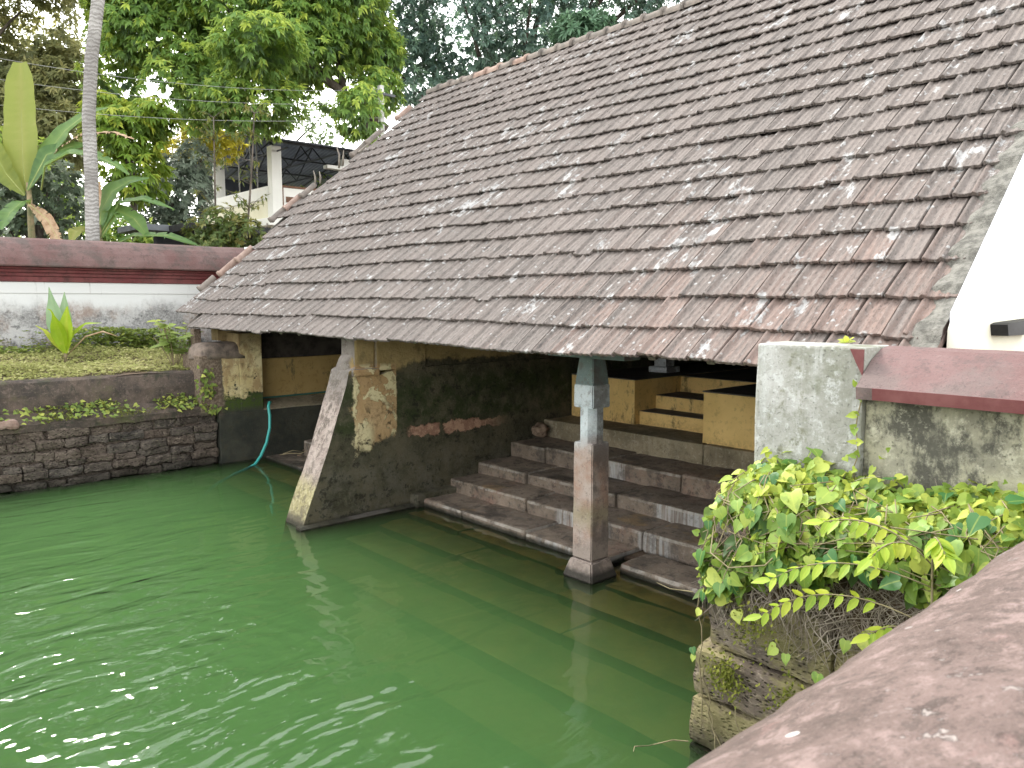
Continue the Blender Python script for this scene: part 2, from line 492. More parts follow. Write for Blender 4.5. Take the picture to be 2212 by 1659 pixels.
def m_redwall(name, a, b_, dirt, spot=0.0):
    g = G(name)
    b = g.noise(1.4, 6, 0.65)
    f = g.noise(30, 5, 0.72)
    col = g.mix(g.step(b, 0.35, 0.65), a, b_)
    d = g.step(g.noise(1.9, 7, 0.7, loc=(4, 1, 3)), 0.47, 0.64)
    col = g.mix(g.mul(d, 0.8), col, dirt)
    col = g.mix(g.step(f, 0.55, 0.75, 0, 0.35), col, (b_[0] * 1.4, b_[1] * 1.5, b_[2] * 1.5))
    mid = g.noise(8, 10, 0.78, loc=(4, 2, 9))
    col = g.mix(g.step(mid, 0.52, 0.61, 0, 0.5), col, (dirt[0] * .6, dirt[1] * .6, dirt[2] * .6))
    col = g.mix(g.step(g.noise(90, 3, 0.7, loc=(5, 5, 5)), 0.58, 0.66, 0, 0.5), col, (dirt[0] * .45, dirt[1] * .45, dirt[2] * .45))
    if spot:
        dk = g.step(g.noise(7, 8, 0.75, loc=(1, 4, 4)), 0.50, 0.62)
        col = g.mix(g.mul(dk, 0.7), col, (0.10, 0.072, 0.062))
        ws = g.step(g.noise(9, 8, 0.75, st=(0.7, 1.2, 1), loc=(9, 9, 1)), 0.56, 0.64)
        gr = g.step(g.noise(160, 2, 0.7), 0.55, 0.7)
        col = g.mix(g.mul(gr, 0.45), col, (0.10, 0.075, 0.068))
        col = g.mix(g.mul(ws, 0.75 * spot), col, (0.34, 0.29, 0.27))
        wp = g.step(g.voro(9, loc=(1, 1, 1)), 0.10, 0.07)
        col = g.mix(g.mul(wp, g.step(g.noise(5, 2, loc=(3, 3, 3)), 0.5, 0.6)), col, (0.72, 0.66, 0.62))
    return g.surf(col, 0.88, g.bump(g.add(f, g.mul(mid, 1.5)), 0.75, 0.010), 0.25)


def m_wallmould(name, white, z0, z1, x_dep=False):
    """White-washed wall, mould rising from the ground and dripping from the top."""
    g = G(name)
    x, y, z = g.xyz()
    f = g.noise(26, 6, 0.75)
    b = g.noise(1.5, 6, 0.68)
    n1 = g.add(g.mul(g.noise(4.2, 6, 0.72, st=(1, 1, .55), loc=(2, 2, 9)), 0.6), g.mul(g.noise(0.9, 4, 0.6, loc=(2, 2, 4)), 0.4))
    hgt = g.step(z, z1, z0)
    drip = g.mul(g.step(g.noise(1.0, 5, 0.7, st=(9, 1, 0.8), loc=(2, 0, 7)), 0.60, 0.70), 0.75)
    m = g.mx(drip, g.step(g.add(g.mul(n1, 0.75), g.mul(hgt, 0.80)), 0.46, 0.72))
    grey = g.mix(g.step(f, 0.4, 0.65), (0.14, 0.137, 0.137), (0.33, 0.325, 0.32))
    brn = g.step(g.noise(1.1, 5, 0.65, loc=(5, 5, 1)), 0.47, 0.62)
    grey = g.mix(g.mul(brn, 0.6), grey, (0.26, 0.165, 0.12))
    pt = g.step(g.noise(2.6, 7, 0.72, loc=(2, 5, 9)), 0.47, 0.58)
    grey = g.mix(g.mul(pt, 0.6), grey, (0.46, 0.455, 0.45))
    col = g.mix(g.mul(m, 0.90), white, grey)
    blk = g.step(g.add(n1, g.mul(g.step(z, z0 + 0.55, z0), 0.28)), 0.72, 0.85)
    col = g.mix(g.mul(blk, 0.85), col, (0.035, 0.036, 0.036))
    dk = g.mul(m, g.step(g.noise(9, 6, 0.74, loc=(2, 5, 3)), 0.54, 0.64))
    col = g.mix(g.mul(dk, 0.7), col, (0.06, 0.058, 0.058))
    return g.surf(col, 0.92, g.bump(g.add(f, b), 0.4, 0.006), 0.2)


def m_leaf(name, c0, c1, c2, trans=0.35, rough=0.5, spec=0.35):
    g = G(name)
    t = g.add(g.attr("tint"), g.mul(g.sub(g.rand(), 0.5), 0.0))
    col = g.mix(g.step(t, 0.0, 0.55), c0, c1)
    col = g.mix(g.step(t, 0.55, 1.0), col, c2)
    f = g.noise(40, 2)
    col = g.mix(g.step(f, 0.4, 0.7, 0, 0.18), col, c0)
    p = g.n("ShaderNodeBsdfPrincipled")
    g.put(p.inputs["Base Color"], col)
    p.inputs["Roughness"].default_value = rough
    p.inputs["Specular IOR Level"].default_value = spec
    tr = g.n("ShaderNodeBsdfTranslucent")
    g.put(tr.inputs["Color"], g.mix(0.5, col, c2))
    ms = g.n("ShaderNodeMixShader")
    ms.inputs[0].default_value = trans
    g.t.links.new(p.outputs[0], ms.inputs[1])
    g.t.links.new(tr.outputs[0], ms.inputs[2])
    g.t.links.new(ms.outputs[0], g.out.inputs[0])
    return g.m


def m_leaf_obj(name, c0, c1, c2, trans=0.35):
    """Leaf material whose hue follows the object's own random number."""
    g = G(name)
    t = g.rand()
    lc = g.objc()
    lx, ly, lz = g.xyz(lc)
    col = g.mix(g.step(t, 0.0, 0.5), c0, c1)
    col = g.mix(g.step(t, 0.5, 1.0), col, c2)
    rib = g.step(g.op('ABSOLUTE', lx), 0.05, 0.01, 0, 0.35)
    col = g.mix(rib, col, c2)
    mot = g.step(g.noise(25, 4), 0.5, 0.7, 0, 0.35)
    col = g.mix(mot, col, c0)
    p = g.n("ShaderNodeBsdfPrincipled")
    g.put(p.inputs["Base Color"], col)
    p.inputs["Roughness"].default_value = 0.45
    p.inputs["Specular IOR Level"].default_value = 0.35
    tr = g.n("ShaderNodeBsdfTranslucent")
    g.put(tr.inputs["Color"], col)
    ms = g.n("ShaderNodeMixShader")
    ms.inputs[0].default_value = trans
    g.t.links.new(p.outputs[0], ms.inputs[1])
    g.t.links.new(tr.outputs[0], ms.inputs[2])
    g.t.links.new(ms.outputs[0], g.out.inputs[0])
    return g.m


def m_water():
    g = G("pond_water")
    x, y, z = g.xyz()
    # rings spreading from a point near the left of the pond, broken by drift
    dx = g.sub(x, 1.2)
    dy = g.sub(y, 5.3)
    rr = g.op('SQRT', g.add(g.mul(dx, dx), g.mul(dy, dy)))
    wob = g.mul(g.noise(1.3, 4, 0.6), 14.0)
    ring = g.op('SINE', g.add(g.mul(rr, 30.0), wob))
    fade = g.step(rr, 5.5, 0.8)
    # long soft ripples lie across the pond, finer ones only here and there
    n1 = g.noise(1.5, 2, 0.45, st=(0.8, 1.9, 1), dist=0.5)
    n2 = g.noise(4.2, 2, 0.45, st=(0.8, 1.7, 1), loc=(3, 1, 0), dist=0.4)
    n3 = g.noise(13, 2, 0.4, st=(0.8, 1.5, 1), loc=(1, 5, 0))
    act = g.step(g.noise(0.6, 3, 0.55, loc=(4, 2, 0)), 0.44, 0.62)
    calm = g.mul(g.step(x, 4.2, 1.8), g.step(y, 10.5, 7.0, 0.4, 1.0))
    h = g.add(g.mul(g.mul(ring, fade), 0.030), g.add(g.mul(n1, 0.80), g.add(g.mul(n2, g.add(g.mul(act, 0.16), 0.05)), g.mul(g.mul(n3, act), 0.012))))
    h = g.mul(h, g.add(g.mul(calm, 0.82), 0.18))
    bmp = g.bump(h, 1.0, 0.075)
    fr = g.n("ShaderNodeFresnel")
    fr.inputs[0].default_value = 1.38
    g.put(fr.inputs["Normal"], bmp)
    gl = g.n("ShaderNodeBsdfGlossy")
    gl.inputs["Roughness"].default_value = 0.015
    g.put(gl.inputs["Normal"], bmp)
    tp = g.n("ShaderNodeBsdfTransparent")
    ms = g.n("ShaderNodeMixShader")
    g.put(ms.inputs[0], fr.outputs[0])
    g.t.links.new(tp.outputs[0], ms.inputs[1])
    g.t.links.new(gl.outputs[0], ms.inputs[2])
    g.t.links.new(ms.outputs[0], g.out.inputs[0])
    vol = g.n("ShaderNodeVolumePrincipled")
    vol.inputs["Color"].default_value = (0.325, 0.575, 0.235, 1)
    vol.inputs["Absorption Color"].default_value = (0.0, 0.0, 0.0, 1)
    vol.inputs["Density"].default_value = 2.2
    vol.inputs["Anisotropy"].default_value = 0.0
    g.t.links.new(vol.outputs[0], g.out.inputs[1])
    return g.m


def m_fgcoping():
    g = G("worn_coping")
    x, y, z = g.xyz()
    big = g.noise(3.2, 6, 0.65)
    m1 = g.noise(13, 9, 0.74, st=(0.8, 1.1, 1), loc=(2, 5, 1))
    m2 = g.noise(38, 8, 0.75, loc=(7, 1, 3))
    gr = g.noise(190, 4, 0.75, loc=(1, 9, 3))
    col = g.mix(g.step(big, 0.36, 0.64), (0.115, 0.084, 0.073), (0.180, 0.130, 0.116))
    col = g.mix(g.step(m1, 0.50, 0.62, 0, 0.75), col, (0.28, 0.205, 0.188))
    col = g.mix(g.step(m1, 0.46, 0.36, 0, 0.75), col, (0.062, 0.046, 0.040))
    col = g.mix(g.step(m2, 0.53, 0.62, 0, 0.55), col, (0.075, 0.060, 0.052))
    col = g.mix(g.step(m2, 0.44, 0.36, 0, 0.45), col, (0.265, 0.205, 0.188))
    # dark algae along the drip edge
    ed = g.mul(g.step(z, 2.06, 1.93), g.step(g.add(m1, g.mul(big, 0.4)), 0.55, 0.75))
    col = g.mix(g.mul(ed, 0.8), col, (0.055, 0.045, 0.036))
    chip = g.step(g.add(g.noise(17, 8, 0.74, loc=(9, 9, 1)), g.mul(g.step(big, 0.4, 0.65), 0.06)), 0.635, 0.665)
    col = g.mix(g.mul(chip, 0.8), col, (0.36, 0.315, 0.29))
    pk = g.mul(g.step(g.noise(6, 6, 0.7, loc=(3, 8, 5)), 0.60, 0.70), 0.5)
    col = g.mix(pk, col, (0.29, 0.175, 0.16))
    col = g.mix(g.step(gr, 0.56, 0.68, 0, 0.6), col, (0.045, 0.036, 0.032))
    col = g.mix(g.step(gr, 0.42, 0.33, 0, 0.4), col, (0.30, 0.25, 0.235))
    dr = g.mul(g.step(g.voro(8, loc=(1, 1, 1)), 0.085, 0.065), g.step(g.noise(4, 2, loc=(3, 3, 3)), 0.5, 0.56))
    col = g.mix(dr, col, (0.50, 0.48, 0.46))
    h = g.add(g.add(g.mul(m1, 1.6), g.mul(m2, 0.8)), g.sub(g.mul(gr, 0.35), g.mul(chip, 0.5)))
    return g.surf(col, 0.9, g.bump(h, 0.9, 0.008), 0.22)


M = {}
M['tile'] = m_tile()
M['ridge'] = m_simple("ridge_clay", (0.105, 0.095, 0.085), (0.19, 0.16, 0.14), 6, 0.95)
M['verge'] = m_simple("verge_clay", (0.19, 0.125, 0.10), (0.29, 0.215, 0.18), 5, 0.95)
M['wood'] = m_simple("old_wood", (0.022, 0.019, 0.016), (0.06, 0.05, 0.042), 5, 0.85, st=(1, 8, 1))
M['wood_pale'] = m_simple("weathered_wood", (0.11, 0.095, 0.08), (0.22, 0.195, 0.165), 7, 0.9, st=(6, 6, 1))
M['step'] = m_stone_step()
M['pillar'] = m_pillar()
M['cross'] = m_buttress()
M['endwall'] = m_endwall()
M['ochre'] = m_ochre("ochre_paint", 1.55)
M['ochre_dim'] = m_ochre("ochre_paint_shaded", 0.8)  # same ochre made darker: shade of the recessed walls is in the colour
M['floor'] = m_simple("platform_floor", (0.07, 0.065, 0.065), (0.12, 0.108, 0.10), 3, 0.75)
M['ledge'] = m_cement("ledge_cement", (0.29, 0.245, 0.165), (0.15, 0.125, 0.082), (0.40, 0.36, 0.28), 0.7)
M['later'] = m_laterite("laterite_wet", True, 1.0)
M['later_dry'] = m_laterite("laterite_mossy", True, 1.5, 0.75)
M['band'] = m_cement("laterite_plaster", (0.115, 0.088, 0.072), (0.050, 0.043, 0.038), (0.22, 0.165, 0.14), 0.35, 0.35, (0.045, 0.044, 0.034), 0.5, 1.6)
M['red_far'] = m_redwall("red_coping_far", (0.120, 0.066, 0.062), (0.155, 0.102, 0.096), (0.085, 0.070, 0.064))
M['red_mould'] = m_redwall("red_moulding", (0.13, 0.036, 0.038), (0.165, 0.058, 0.058), (0.08, 0.038, 0.037))
M['white_far'] = m_wallmould("stained_whitewash", (0.56, 0.57, 0.57), 1.72, 2.90)
M['red_near'] = m_redwall("red_coping_near", (0.140, 0.082, 0.078), (0.175, 0.115, 0.110), (0.140, 0.110, 0.103))
M['red_paint'] = m_simple("red_edge_paint", (0.115, 0.036, 0.036), (0.155, 0.060, 0.058), 5, 0.7)
M['red_fg'] = m_fgcoping()
M['pier'] = m_cement("pier_cement", (0.36, 0.355, 0.335), (0.205, 0.205, 0.170), (0.56, 0.57, 0.57), 1.0, 0.12, (0.17, 0.17, 0.12), 0.15)
M['mould_wall'] = m_cement("mouldy_wall", (0.44, 0.42, 0.30), (0.21, 0.20, 0.155), (0.58, 0.56, 0.44), 0.6, 0.9, (0.060, 0.058, 0.050), 0.12)
M['gable_white'] = m_simple("gable_white", (0.66, 0.64, 0.52), (0.74, 0.72, 0.61), 1.2, 0.8, 0.1)
M['trim_blue'] = m_simple("gable_trim", (0.62, 0.66, 0.80), (0.80, 0.82, 0.86), 2.5, 0.7, 0.15, st=(1, 1, 1))
M['mortar'] = m_simple("verge_mortar", (0.085, 0.082, 0.072), (0.20, 0.192, 0.17), 16, 0.95, 0.9, dist=0.02)
M['capstone'] = m_simple("cap_plaster", (0.07, 0.058, 0.050), (0.21, 0.165, 0.135), 5, 0.95, 0.8, dist=0.02)
M['soil'] = m_simple("earth", (0.055, 0.038, 0.026), (0.14, 0.10, 0.07), 5, 0.95, 0.8, dist=0.03)
M['bed'] = m_simple("pond_silt", (0.16, 0.24, 0.08), (0.24, 0.33, 0.11), 1.1, 0.95, 0.3)
M['water'] = m_water()
M['bark'] = m_simple("bark", (0.05, 0.042, 0.035), (0.13, 0.11, 0.09), 6, 0.95, 0.8, st=(1, 1, 0.3), dist=0.03)
M['hose'] = m_simple("hose_plastic", (0.05, 0.36, 0.33), (0.07, 0.42, 0.38), 3, 0.35, 0.0, 0.5)
M['pipe_old'] = m_simple("old_green_pipe", (0.03, 0.10, 0.085), (0.05, 0.14, 0.115), 5, 0.5, 0.0)
M['rock'] = m_simple("brown_rock", (0.15, 0.105, 0.075), (0.26, 0.19, 0.14), 9, 0.95, 0.8, dist=0.02)
M['concrete'] = m_simple("pole_concrete", (0.30, 0.30, 0.29), (0.44, 0.44, 0.42), 3, 0.9)
M['wire'] = m_simple("wire_metal", (0.22, 0.22, 0.22), (0.32, 0.32, 0.32), 3, 0.5, 0.0)
M['house_cream'] = m_simple("house_cream", (0.66, 0.63, 0.47), (0.74, 0.71, 0.56), 0.6, 0.85, 0.1)
M['house_white'] = m_simple("house_white", (0.74, 0.74, 0.71), (0.80, 0.80, 0.77), 0.8, 0.85, 0.1)
M['house_dark'] = m_simple("house_shade", (0.045, 0.050, 0.062), (0.075, 0.08, 0.092), 0.8, 0.9, 0.1)  # near-black colour stands in for shade inside the house
M['house_brown'] = m_simple("house_brown_trim", (0.14, 0.075, 0.05), (0.19, 0.11, 0.07), 2, 0.8, 0.1)
M['sheet'] = m_simple("roof_sheet", (0.10, 0.11, 0.125), (0.15, 0.16, 0.175), 1.5, 0.55, 0.05, 0.4)
M['steel'] = m_simple("truss_steel", (0.05, 0.055, 0.062), (0.09, 0.095, 0.10), 3, 0.6, 0.1)
M['black'] = m_simple("black_plastic", (0.012, 0.012, 0.013), (0.03, 0.03, 0.032), 6, 0.6, 0.1)
M['white_pl'] = m_simple("white_plastic", (0.72, 0.72, 0.70), (0.8, 0.8, 0.78), 3, 0.5, 0.0)
M['dead'] = m_simple("dead_leaf", (0.27, 0.17, 0.10), (0.42, 0.31, 0.21), 9, 0.9, 0.2)
M['root'] = m_simple("dry_root", (0.22, 0.18, 0.145), (0.42, 0.36, 0.31), 9, 0.95, 0.1)
M['stem'] = m_simple("vine_stem", (0.16, 0.13, 0.075), (0.28, 0.235, 0.14), 9, 0.85, 0.1)
M['moss'] = m_leaf("moss", (0.07, 0.085, 0.015), (0.15, 0.17, 0.03), (0.27, 0.27, 0.06), 0.2, 0.8, 0.1)


def m_palm():
    g = G("palm_bark")
    x, y, z = g.xyz()
    ring = g.op('SINE', g.add(g.mul(z, 70), g.mul(g.noise(5.0, 4), 16)))
    f = g.noise(9, 9, 0.78, st=(1, 1, 1.8))
    b = g.noise(1.2, 4)
    col = g.mix(g.step(b, 0.3, 0.7), (0.20, 0.19, 0.18), (0.36, 0.35, 0.335))
    col = g.mix(g.mul(g.step(ring, 0.5, 0.95), 0.45), col, (0.11, 0.10, 0.095))
    col = g.mix(g.step(f, 0.56, 0.68, 0, 0.65), col, (0.12, 0.105, 0.10))
    return g.surf(col, 0.95, g.bump(g.add(ring, f), 0.5, 0.02), 0.15)


M['palm'] = m_palm()
M['mango'] = m_leaf("mango_leaf", (0.040, 0.080, 0.042), (0.18, 0.32, 0.080), (0.50, 0.60, 0.11), 0.52)
M['mango_b'] = m_leaf("mango_leaf_bright", (0.03, 0.07, 0.015), (0.18, 0.30, 0.045), (0.45, 0.50, 0.075), 0.5)
M['leftleaf'] = m_leaf("olive_leaf", (0.10, 0.12, 0.058), (0.24, 0.26, 0.115), (0.44, 0.42, 0.18), 0.5)
M['ever'] = m_leaf("evergreen_leaf", (0.060, 0.110, 0.098), (0.125, 0.205, 0.160), (0.22, 0.34, 0.20), 0.35, 0.42, 0.5)  # leaf colours lightened and blued in place of haze
M['pale'] = m_leaf("pale_leaf", (0.045, 0.095, 0.050), (0.10, 0.19, 0.11), (0.17, 0.29, 0.16), 0.3)
M['greyleaf'] = m_leaf("grey_green_leaf", (0.06, 0.09, 0.065), (0.19, 0.24, 0.18), (0.36, 0.41, 0.33), 0.3)
M['yellow'] = m_leaf("yellow_leaf", (0.32, 0.31, 0.03), (0.50, 0.46, 0.05), (0.62, 0.55, 0.09), 0.55)
M['hazeleaf'] = m_leaf("far_leaf", (0.08, 0.13, 0.06), (0.16, 0.23, 0.10), (0.30, 0.36, 0.18), 0.4)
M['shrub'] = m_leaf("shrub_leaf", (0.055, 0.085, 0.05), (0.14, 0.19, 0.12), (0.32, 0.36, 0.28), 0.3)
M['low'] = m_leaf("bush_leaf", (0.035, 0.065, 0.016), (0.09, 0.14, 0.035), (0.26, 0.24, 0.07), 0.4)
M['grass'] = m_leaf("ground_leaf", (0.17, 0.20, 0.05), (0.34, 0.36, 0.12), (0.46, 0.43, 0.21), 0.4, 0.7, 0.15)
M['weed'] = m_leaf("weed_leaf", (0.08, 0.13, 0.035), (0.22, 0.30, 0.075), (0.45, 0.48, 0.11), 0.4, 0.6, 0.2)
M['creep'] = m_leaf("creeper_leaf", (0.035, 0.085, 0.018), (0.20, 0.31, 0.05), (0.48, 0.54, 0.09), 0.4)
M['creep_o'] = m_leaf_obj("creeper_leaf_single", (0.06, 0.17, 0.05), (0.25, 0.38, 0.07), (0.52, 0.57, 0.12), 0.4)
M['pinnate'] = m_leaf_obj("pinnate_leaf", (0.22, 0.36, 0.035), (0.37, 0.49, 0.045), (0.50, 0.55, 0.06), 0.45)
M['banana'] = m_leaf("banana_leaf", (0.06, 0.14, 0.045), (0.13, 0.24, 0.07), (0.38, 0.42, 0.09), 0.45, 0.4)
M['banana_big'] = m_leaf("banana_leaf_pale", (0.17, 0.23, 0.045), (0.26, 0.31, 0.06), (0.38, 0.37, 0.12), 0.55, 0.45)
M['cocos'] = m_leaf("coconut_leaf", (0.13, 0.24, 0.012), (0.27, 0.40, 0.015), (0.42, 0.47, 0.05), 0.45, 0.4)
M['cocos_g'] = m_leaf("coconut_leaf_old", (0.13, 0.23, 0.11), (0.22, 0.33, 0.18), (0.33, 0.41, 0.27), 0.35, 0.45)


# ------------------------------------------------------------------ object helpers
def link(o, parent=None):
    COL.objects.link(o)
    if parent is not None:
        o.parent = parent
        p, off = parent, Vector((0, 0, 0))
        while p is not None:
            off += p.location
            p = p.parent
        o.location = o.location - off
    return o


def thing(name, label, cat, loc=(0, 0, 0), group=None):
    o = bpy.data.objects.new(name, None)
    o.empty_display_size = 0.3
    o.location = loc
    COL.objects.link(o)
    o["label"] = label
    o["category"] = cat
    if group:
        o["group"] = group
    return o


def tag(o, label, cat, group=None):
    o["label"] = label
    o["category"] = cat
    if group:
        o["group"] = group
    return o


def kind(o, k):
    o["kind"] = k
    return o


def from_bm(name, bm, mat, parent=None, smooth=False):
    me = bpy.data.meshes.new(name)
    bm.normal_update()
    bm.to_mesh(me)
    bm.free()
    if smooth:
        me.polygons.foreach_set("use_smooth", [True] * len(me.polygons))
    me.materials.append(mat)
    return link(bpy.data.objects.new(name, me), parent)


def from_np(name, V, F, mat, parent=None, tint=None, smooth=False):
    """V (n,3); F (m,k) same-size faces, or a list of such arrays."""
    me = bpy.data.meshes.new(name)
    Fs = F if isinstance(F, list) else [F]
    Fs = [np.asarray(f, dtype=np.int32) for f in Fs if len(f)]
    V = np.asarray(V, dtype=np.float32)
    me.vertices.add(len(V))
    me.vertices.foreach_set("co", V.ravel())
    loops = np.concatenate([f.ravel() for f in Fs])
    tot = np.concatenate([np.full(len(f), f.shape[1], dtype=np.int32) for f in Fs])
    start = np.concatenate([[0], np.cumsum(tot)[:-1]]).astype(np.int32)
    me.loops.add(len(loops))
    me.loops.foreach_set("vertex_index", loops)
    me.polygons.add(len(tot))
    me.polygons.foreach_set("loop_start", start)
    me.polygons.foreach_set("loop_total", tot)
    if smooth:
        me.polygons.foreach_set("use_smooth", np.ones(len(tot), dtype=bool))
    if tint is not None:
        a = me.attributes.new("tint", 'FLOAT', 'POINT')
        a.data.foreach_set("value", np.asarray(tint, dtype=np.float32))
    me.materials.append(mat)
    me.update(calc_edges=True)
    me.validate()
    return link(bpy.data.objects.new(name, me), parent)


def nz(v, f, seed=0.0):
    return mnoise.noise(Vector((v[0] * f + seed, v[1] * f + seed * 1.7, v[2] * f - seed)))


def rough_bm(x0, x1, y0, y1, z0, z1, seg=0.2, amp=0.008, bev=0.012, freq=2.5, seed=0.0, bm=None, rot=0.0):
    """A box whose edges are worn: cut into cells, bevelled, displaced by noise."""
    b = bmesh.new()
    bmesh.ops.create_cube(b, size=1.0)
    sx, sy, sz = x1 - x0, y1 - y0, z1 - z0
    for v in b.verts:
        v.co = Vector((x0 + (v.co.x + .5) * sx, y0 + (v.co.y + .5) * sy, z0 + (v.co.z + .5) * sz))
    if bev > 0:
        bmesh.ops.bevel(b, geom=list(b.edges), offset=min(bev, sx * .3, sy * .3, sz * .3), segments=2, affect='EDGES', profile=0.6)
    for ax, (a, e) in enumerate(((x0, x1), (y0, y1), (z0, z1))):
        n = min(60, int((e - a) / seg))
        for i in range(1, n + 1):
            p = [0, 0, 0]
            p[ax] = a + (e - a) * i / (n + 1)
            nn = [0, 0, 0]
            nn[ax] = 1
            bmesh.ops.bisect_plane(b, geom=list(b.verts) + list(b.edges) + list(b.faces), plane_co=p, plane_no=nn)
    if amp > 0:
        b.normal_update()
        for v in b.verts:
            d = nz(v.co, freq, seed) + 0.5 * nz(v.co, freq * 3.1, seed + 5)
            v.co += v.normal * d * amp
    if rot:
        c = Vector(((x0 + x1) / 2, (y0 + y1) / 2, (z0 + z1) / 2))
        bmesh.ops.rotate(b, cent=c, matrix=Matrix.Rotation(rot, 3, 'Z'), verts=b.verts)
    return b


def rbox(name, mat, parent, x0, x1, y0, y1, z0, z1, **k):
    return from_bm(name, rough_bm(x0, x1, y0, y1, z0, z1, **k), mat, parent)


def prism(name, mat, parent, pts, axis, a0, a1, seg=0.25, amp=0.0, freq=2.0, seed=0.0, smooth=False, sub=0):
    """Closed outline pts (2D) extruded along axis ('x': pts are (y,z); 'y': pts are (x,z))."""
    if sub:
        q = []
        for i, p in enumerate(pts):
            n = pts[(i + 1) % len(pts)]
            L = math.dist(p, n)
            k = max(1, int(L / sub))
            for j in range(k):
                q.append((p[0] + (n[0] - p[0]) * j / k, p[1] + (n[1] - p[1]) * j / k))
        pts = q
    n = max(1, int(abs(a1 - a0) / seg))
    b = bmesh.new()
    rows = []
    for i in range(n + 1):
        a = a0 + (a1 - a0) * i / n
        rows.append([b.verts.new((a, p[0], p[1]) if axis == 'x' else (p[0], a, p[1])) for p in pts])
    for i in range(n):
        for j in range(len(pts)):
            k = (j + 1) % len(pts)
            b.faces.new((rows[i][j], rows[i][k], rows[i + 1][k], rows[i + 1][j]))
    b.faces.new(rows[0][::-1])
    b.faces.new(rows[-1])
    bmesh.ops.recalc_face_normals(b, faces=b.faces)
    if amp:
        b.normal_update()
        for v in b.verts:
            d = nz(v.co, freq, seed) + 0.5 * nz(v.co, freq * 3.3, seed + 3)
            v.co += v.normal * d * amp
    return from_bm(name, b, mat, parent, smooth)


def tube_arrays(pts, rad, sides=8, cap=True):
    pts = [Vector(p) for p in pts]
    if not hasattr(rad, "__len__"):
        rad = [rad] * len(pts)
    V, F = [], []
    prev = None
    for i, p in enumerate(pts):
        t = (pts[min(i + 1, len(pts) - 1)] - pts[max(i - 1, 0)]).normalized()
        u = (prev - t * prev.dot(t)) if prev is not None else t.orthogonal()
        if u.length < 1e-6:
            u = t.orthogonal()
        u.normalize()
        prev = u
        w_ = t.cross(u)
        for k in range(sides):
            a = 2 * math.pi * k / sides
            V.append(p + (u * math.cos(a) + w_ * math.sin(a)) * rad[i])
    for i in range(len(pts) - 1):
        for k in range(sides):
            k2 = (k + 1) % sides
            F.append((i * sides + k, i * sides + k2, (i + 1) * sides + k2, (i + 1) * sides + k))
    return V, F


def tube(name, mat, parent, pts, rad, sides=8):
    V, F = tube_arrays(pts, rad, sides)
    b = bmesh.new()
    vv = [b.verts.new(v) for v in V]
    for f in F:
        b.faces.new([vv[i] for i in f])
    b.faces.new(vv[:sides][::-1])
    b.faces.new(vv[-sides:])
    bmesh.ops.recalc_face_normals(b, faces=b.faces)
    o = from_bm(name, b, mat, parent, True)
    return o


def tubes(name, mat, parent, lst, sides=5):
    """Many tubes joined into one mesh."""
    VV, FF, o = [], [], 0
    for pts, rad in lst:
        V, F = tube_arrays(pts, rad, sides)
        VV += [tuple(v) for v in V]
        FF += [tuple(i + o for i in f) for f in F]
        o += len(V)
    return from_np(name, np.array(VV), np.array(FF), mat, parent, smooth=True)


def curve_pts(p0, p1, sag=0.0, n=10, side=(0, 0, 0)):
    p0, p1, side = Vector(p0), Vector(p1), Vector(side)
    return [p0.lerp(p1, i / n) + (Vector((0, 0, -sag)) + side) * (4 * (i / n) * (1 - i / n)) for i in range(n + 1)]


def unit(a):
    return a / np.maximum(np.linalg.norm(a, axis=-1, keepdims=True), 1e-9)


def leaves(name, mat, parent, P, D, N, L, W, tint, shape='kite', droop=0.15):
    """Leaf cards: P base points, D directions, N rough up-vectors, L lengths, W half widths."""
    P, D, N = np.asarray(P, float), unit(np.asarray(D, float)), np.asarray(N, float)
    n = len(P)
    L = np.broadcast_to(L, (n,))[:, None]
    W = np.broadcast_to(W, (n,))[:, None]
    X = unit(np.cross(D, N))
    U = unit(np.cross(X, D))
    dr = np.zeros((n, 3))
    dr[:, 2] = -1
    if shape == 'kite':
        rows = [(0, 0, 0), (0.42, -1, .12), (1.0, 0, 0), (0.42, 1, .12)]
        faces = [(0, 1, 2), (0, 2, 3)]
    elif shape == 'lance':
        rows = [(0, 0, 0), (0.28, -1, .10), (0.28, 1, .10), (0.68, -.72, .08), (0.68, .72, .08), (1.0, 0, 0), (0.3, 0, 0), (0.68, 0, 0)]
        faces = [(0, 1, 6), (0, 6, 2), (1, 3, 7), (1, 7, 6), (2, 6, 7), (2, 7, 4), (3, 5, 7), (4, 7, 5)]
    elif shape == 'heart':
        rows = [(0.12, 0, 0), (-.04, -.5, .05), (.10, -.95, .10), (.36, -1.0, .12), (.68, -.55, .08), (1.0, 0, -.05), (.68, .55, .08), (.36, 1.0, .12), (.10, .95, .10), (-.04, .5, .05)]
        faces = [(0, 1, 2), (0, 2, 3), (0, 3, 4), (0, 4, 5), (0, 5, 6), (0, 6, 7), (0, 7, 8), (0, 8, 9)]
    k = len(rows)
    V = np.zeros((n, k, 3))
    for i, (a, s, u) in enumerate(rows):
        V[:, i] = P + D * L * a + X * W * s + U * W * u * 2.0 + dr * (L * droop * a * a)
    F = (np.array(faces)[None] + (np.arange(n) * k)[:, None, None]).reshape(-1, 3)
    return from_np(name, V.reshape(-1, 3), F, mat, parent, tint=np.repeat(tint, k))


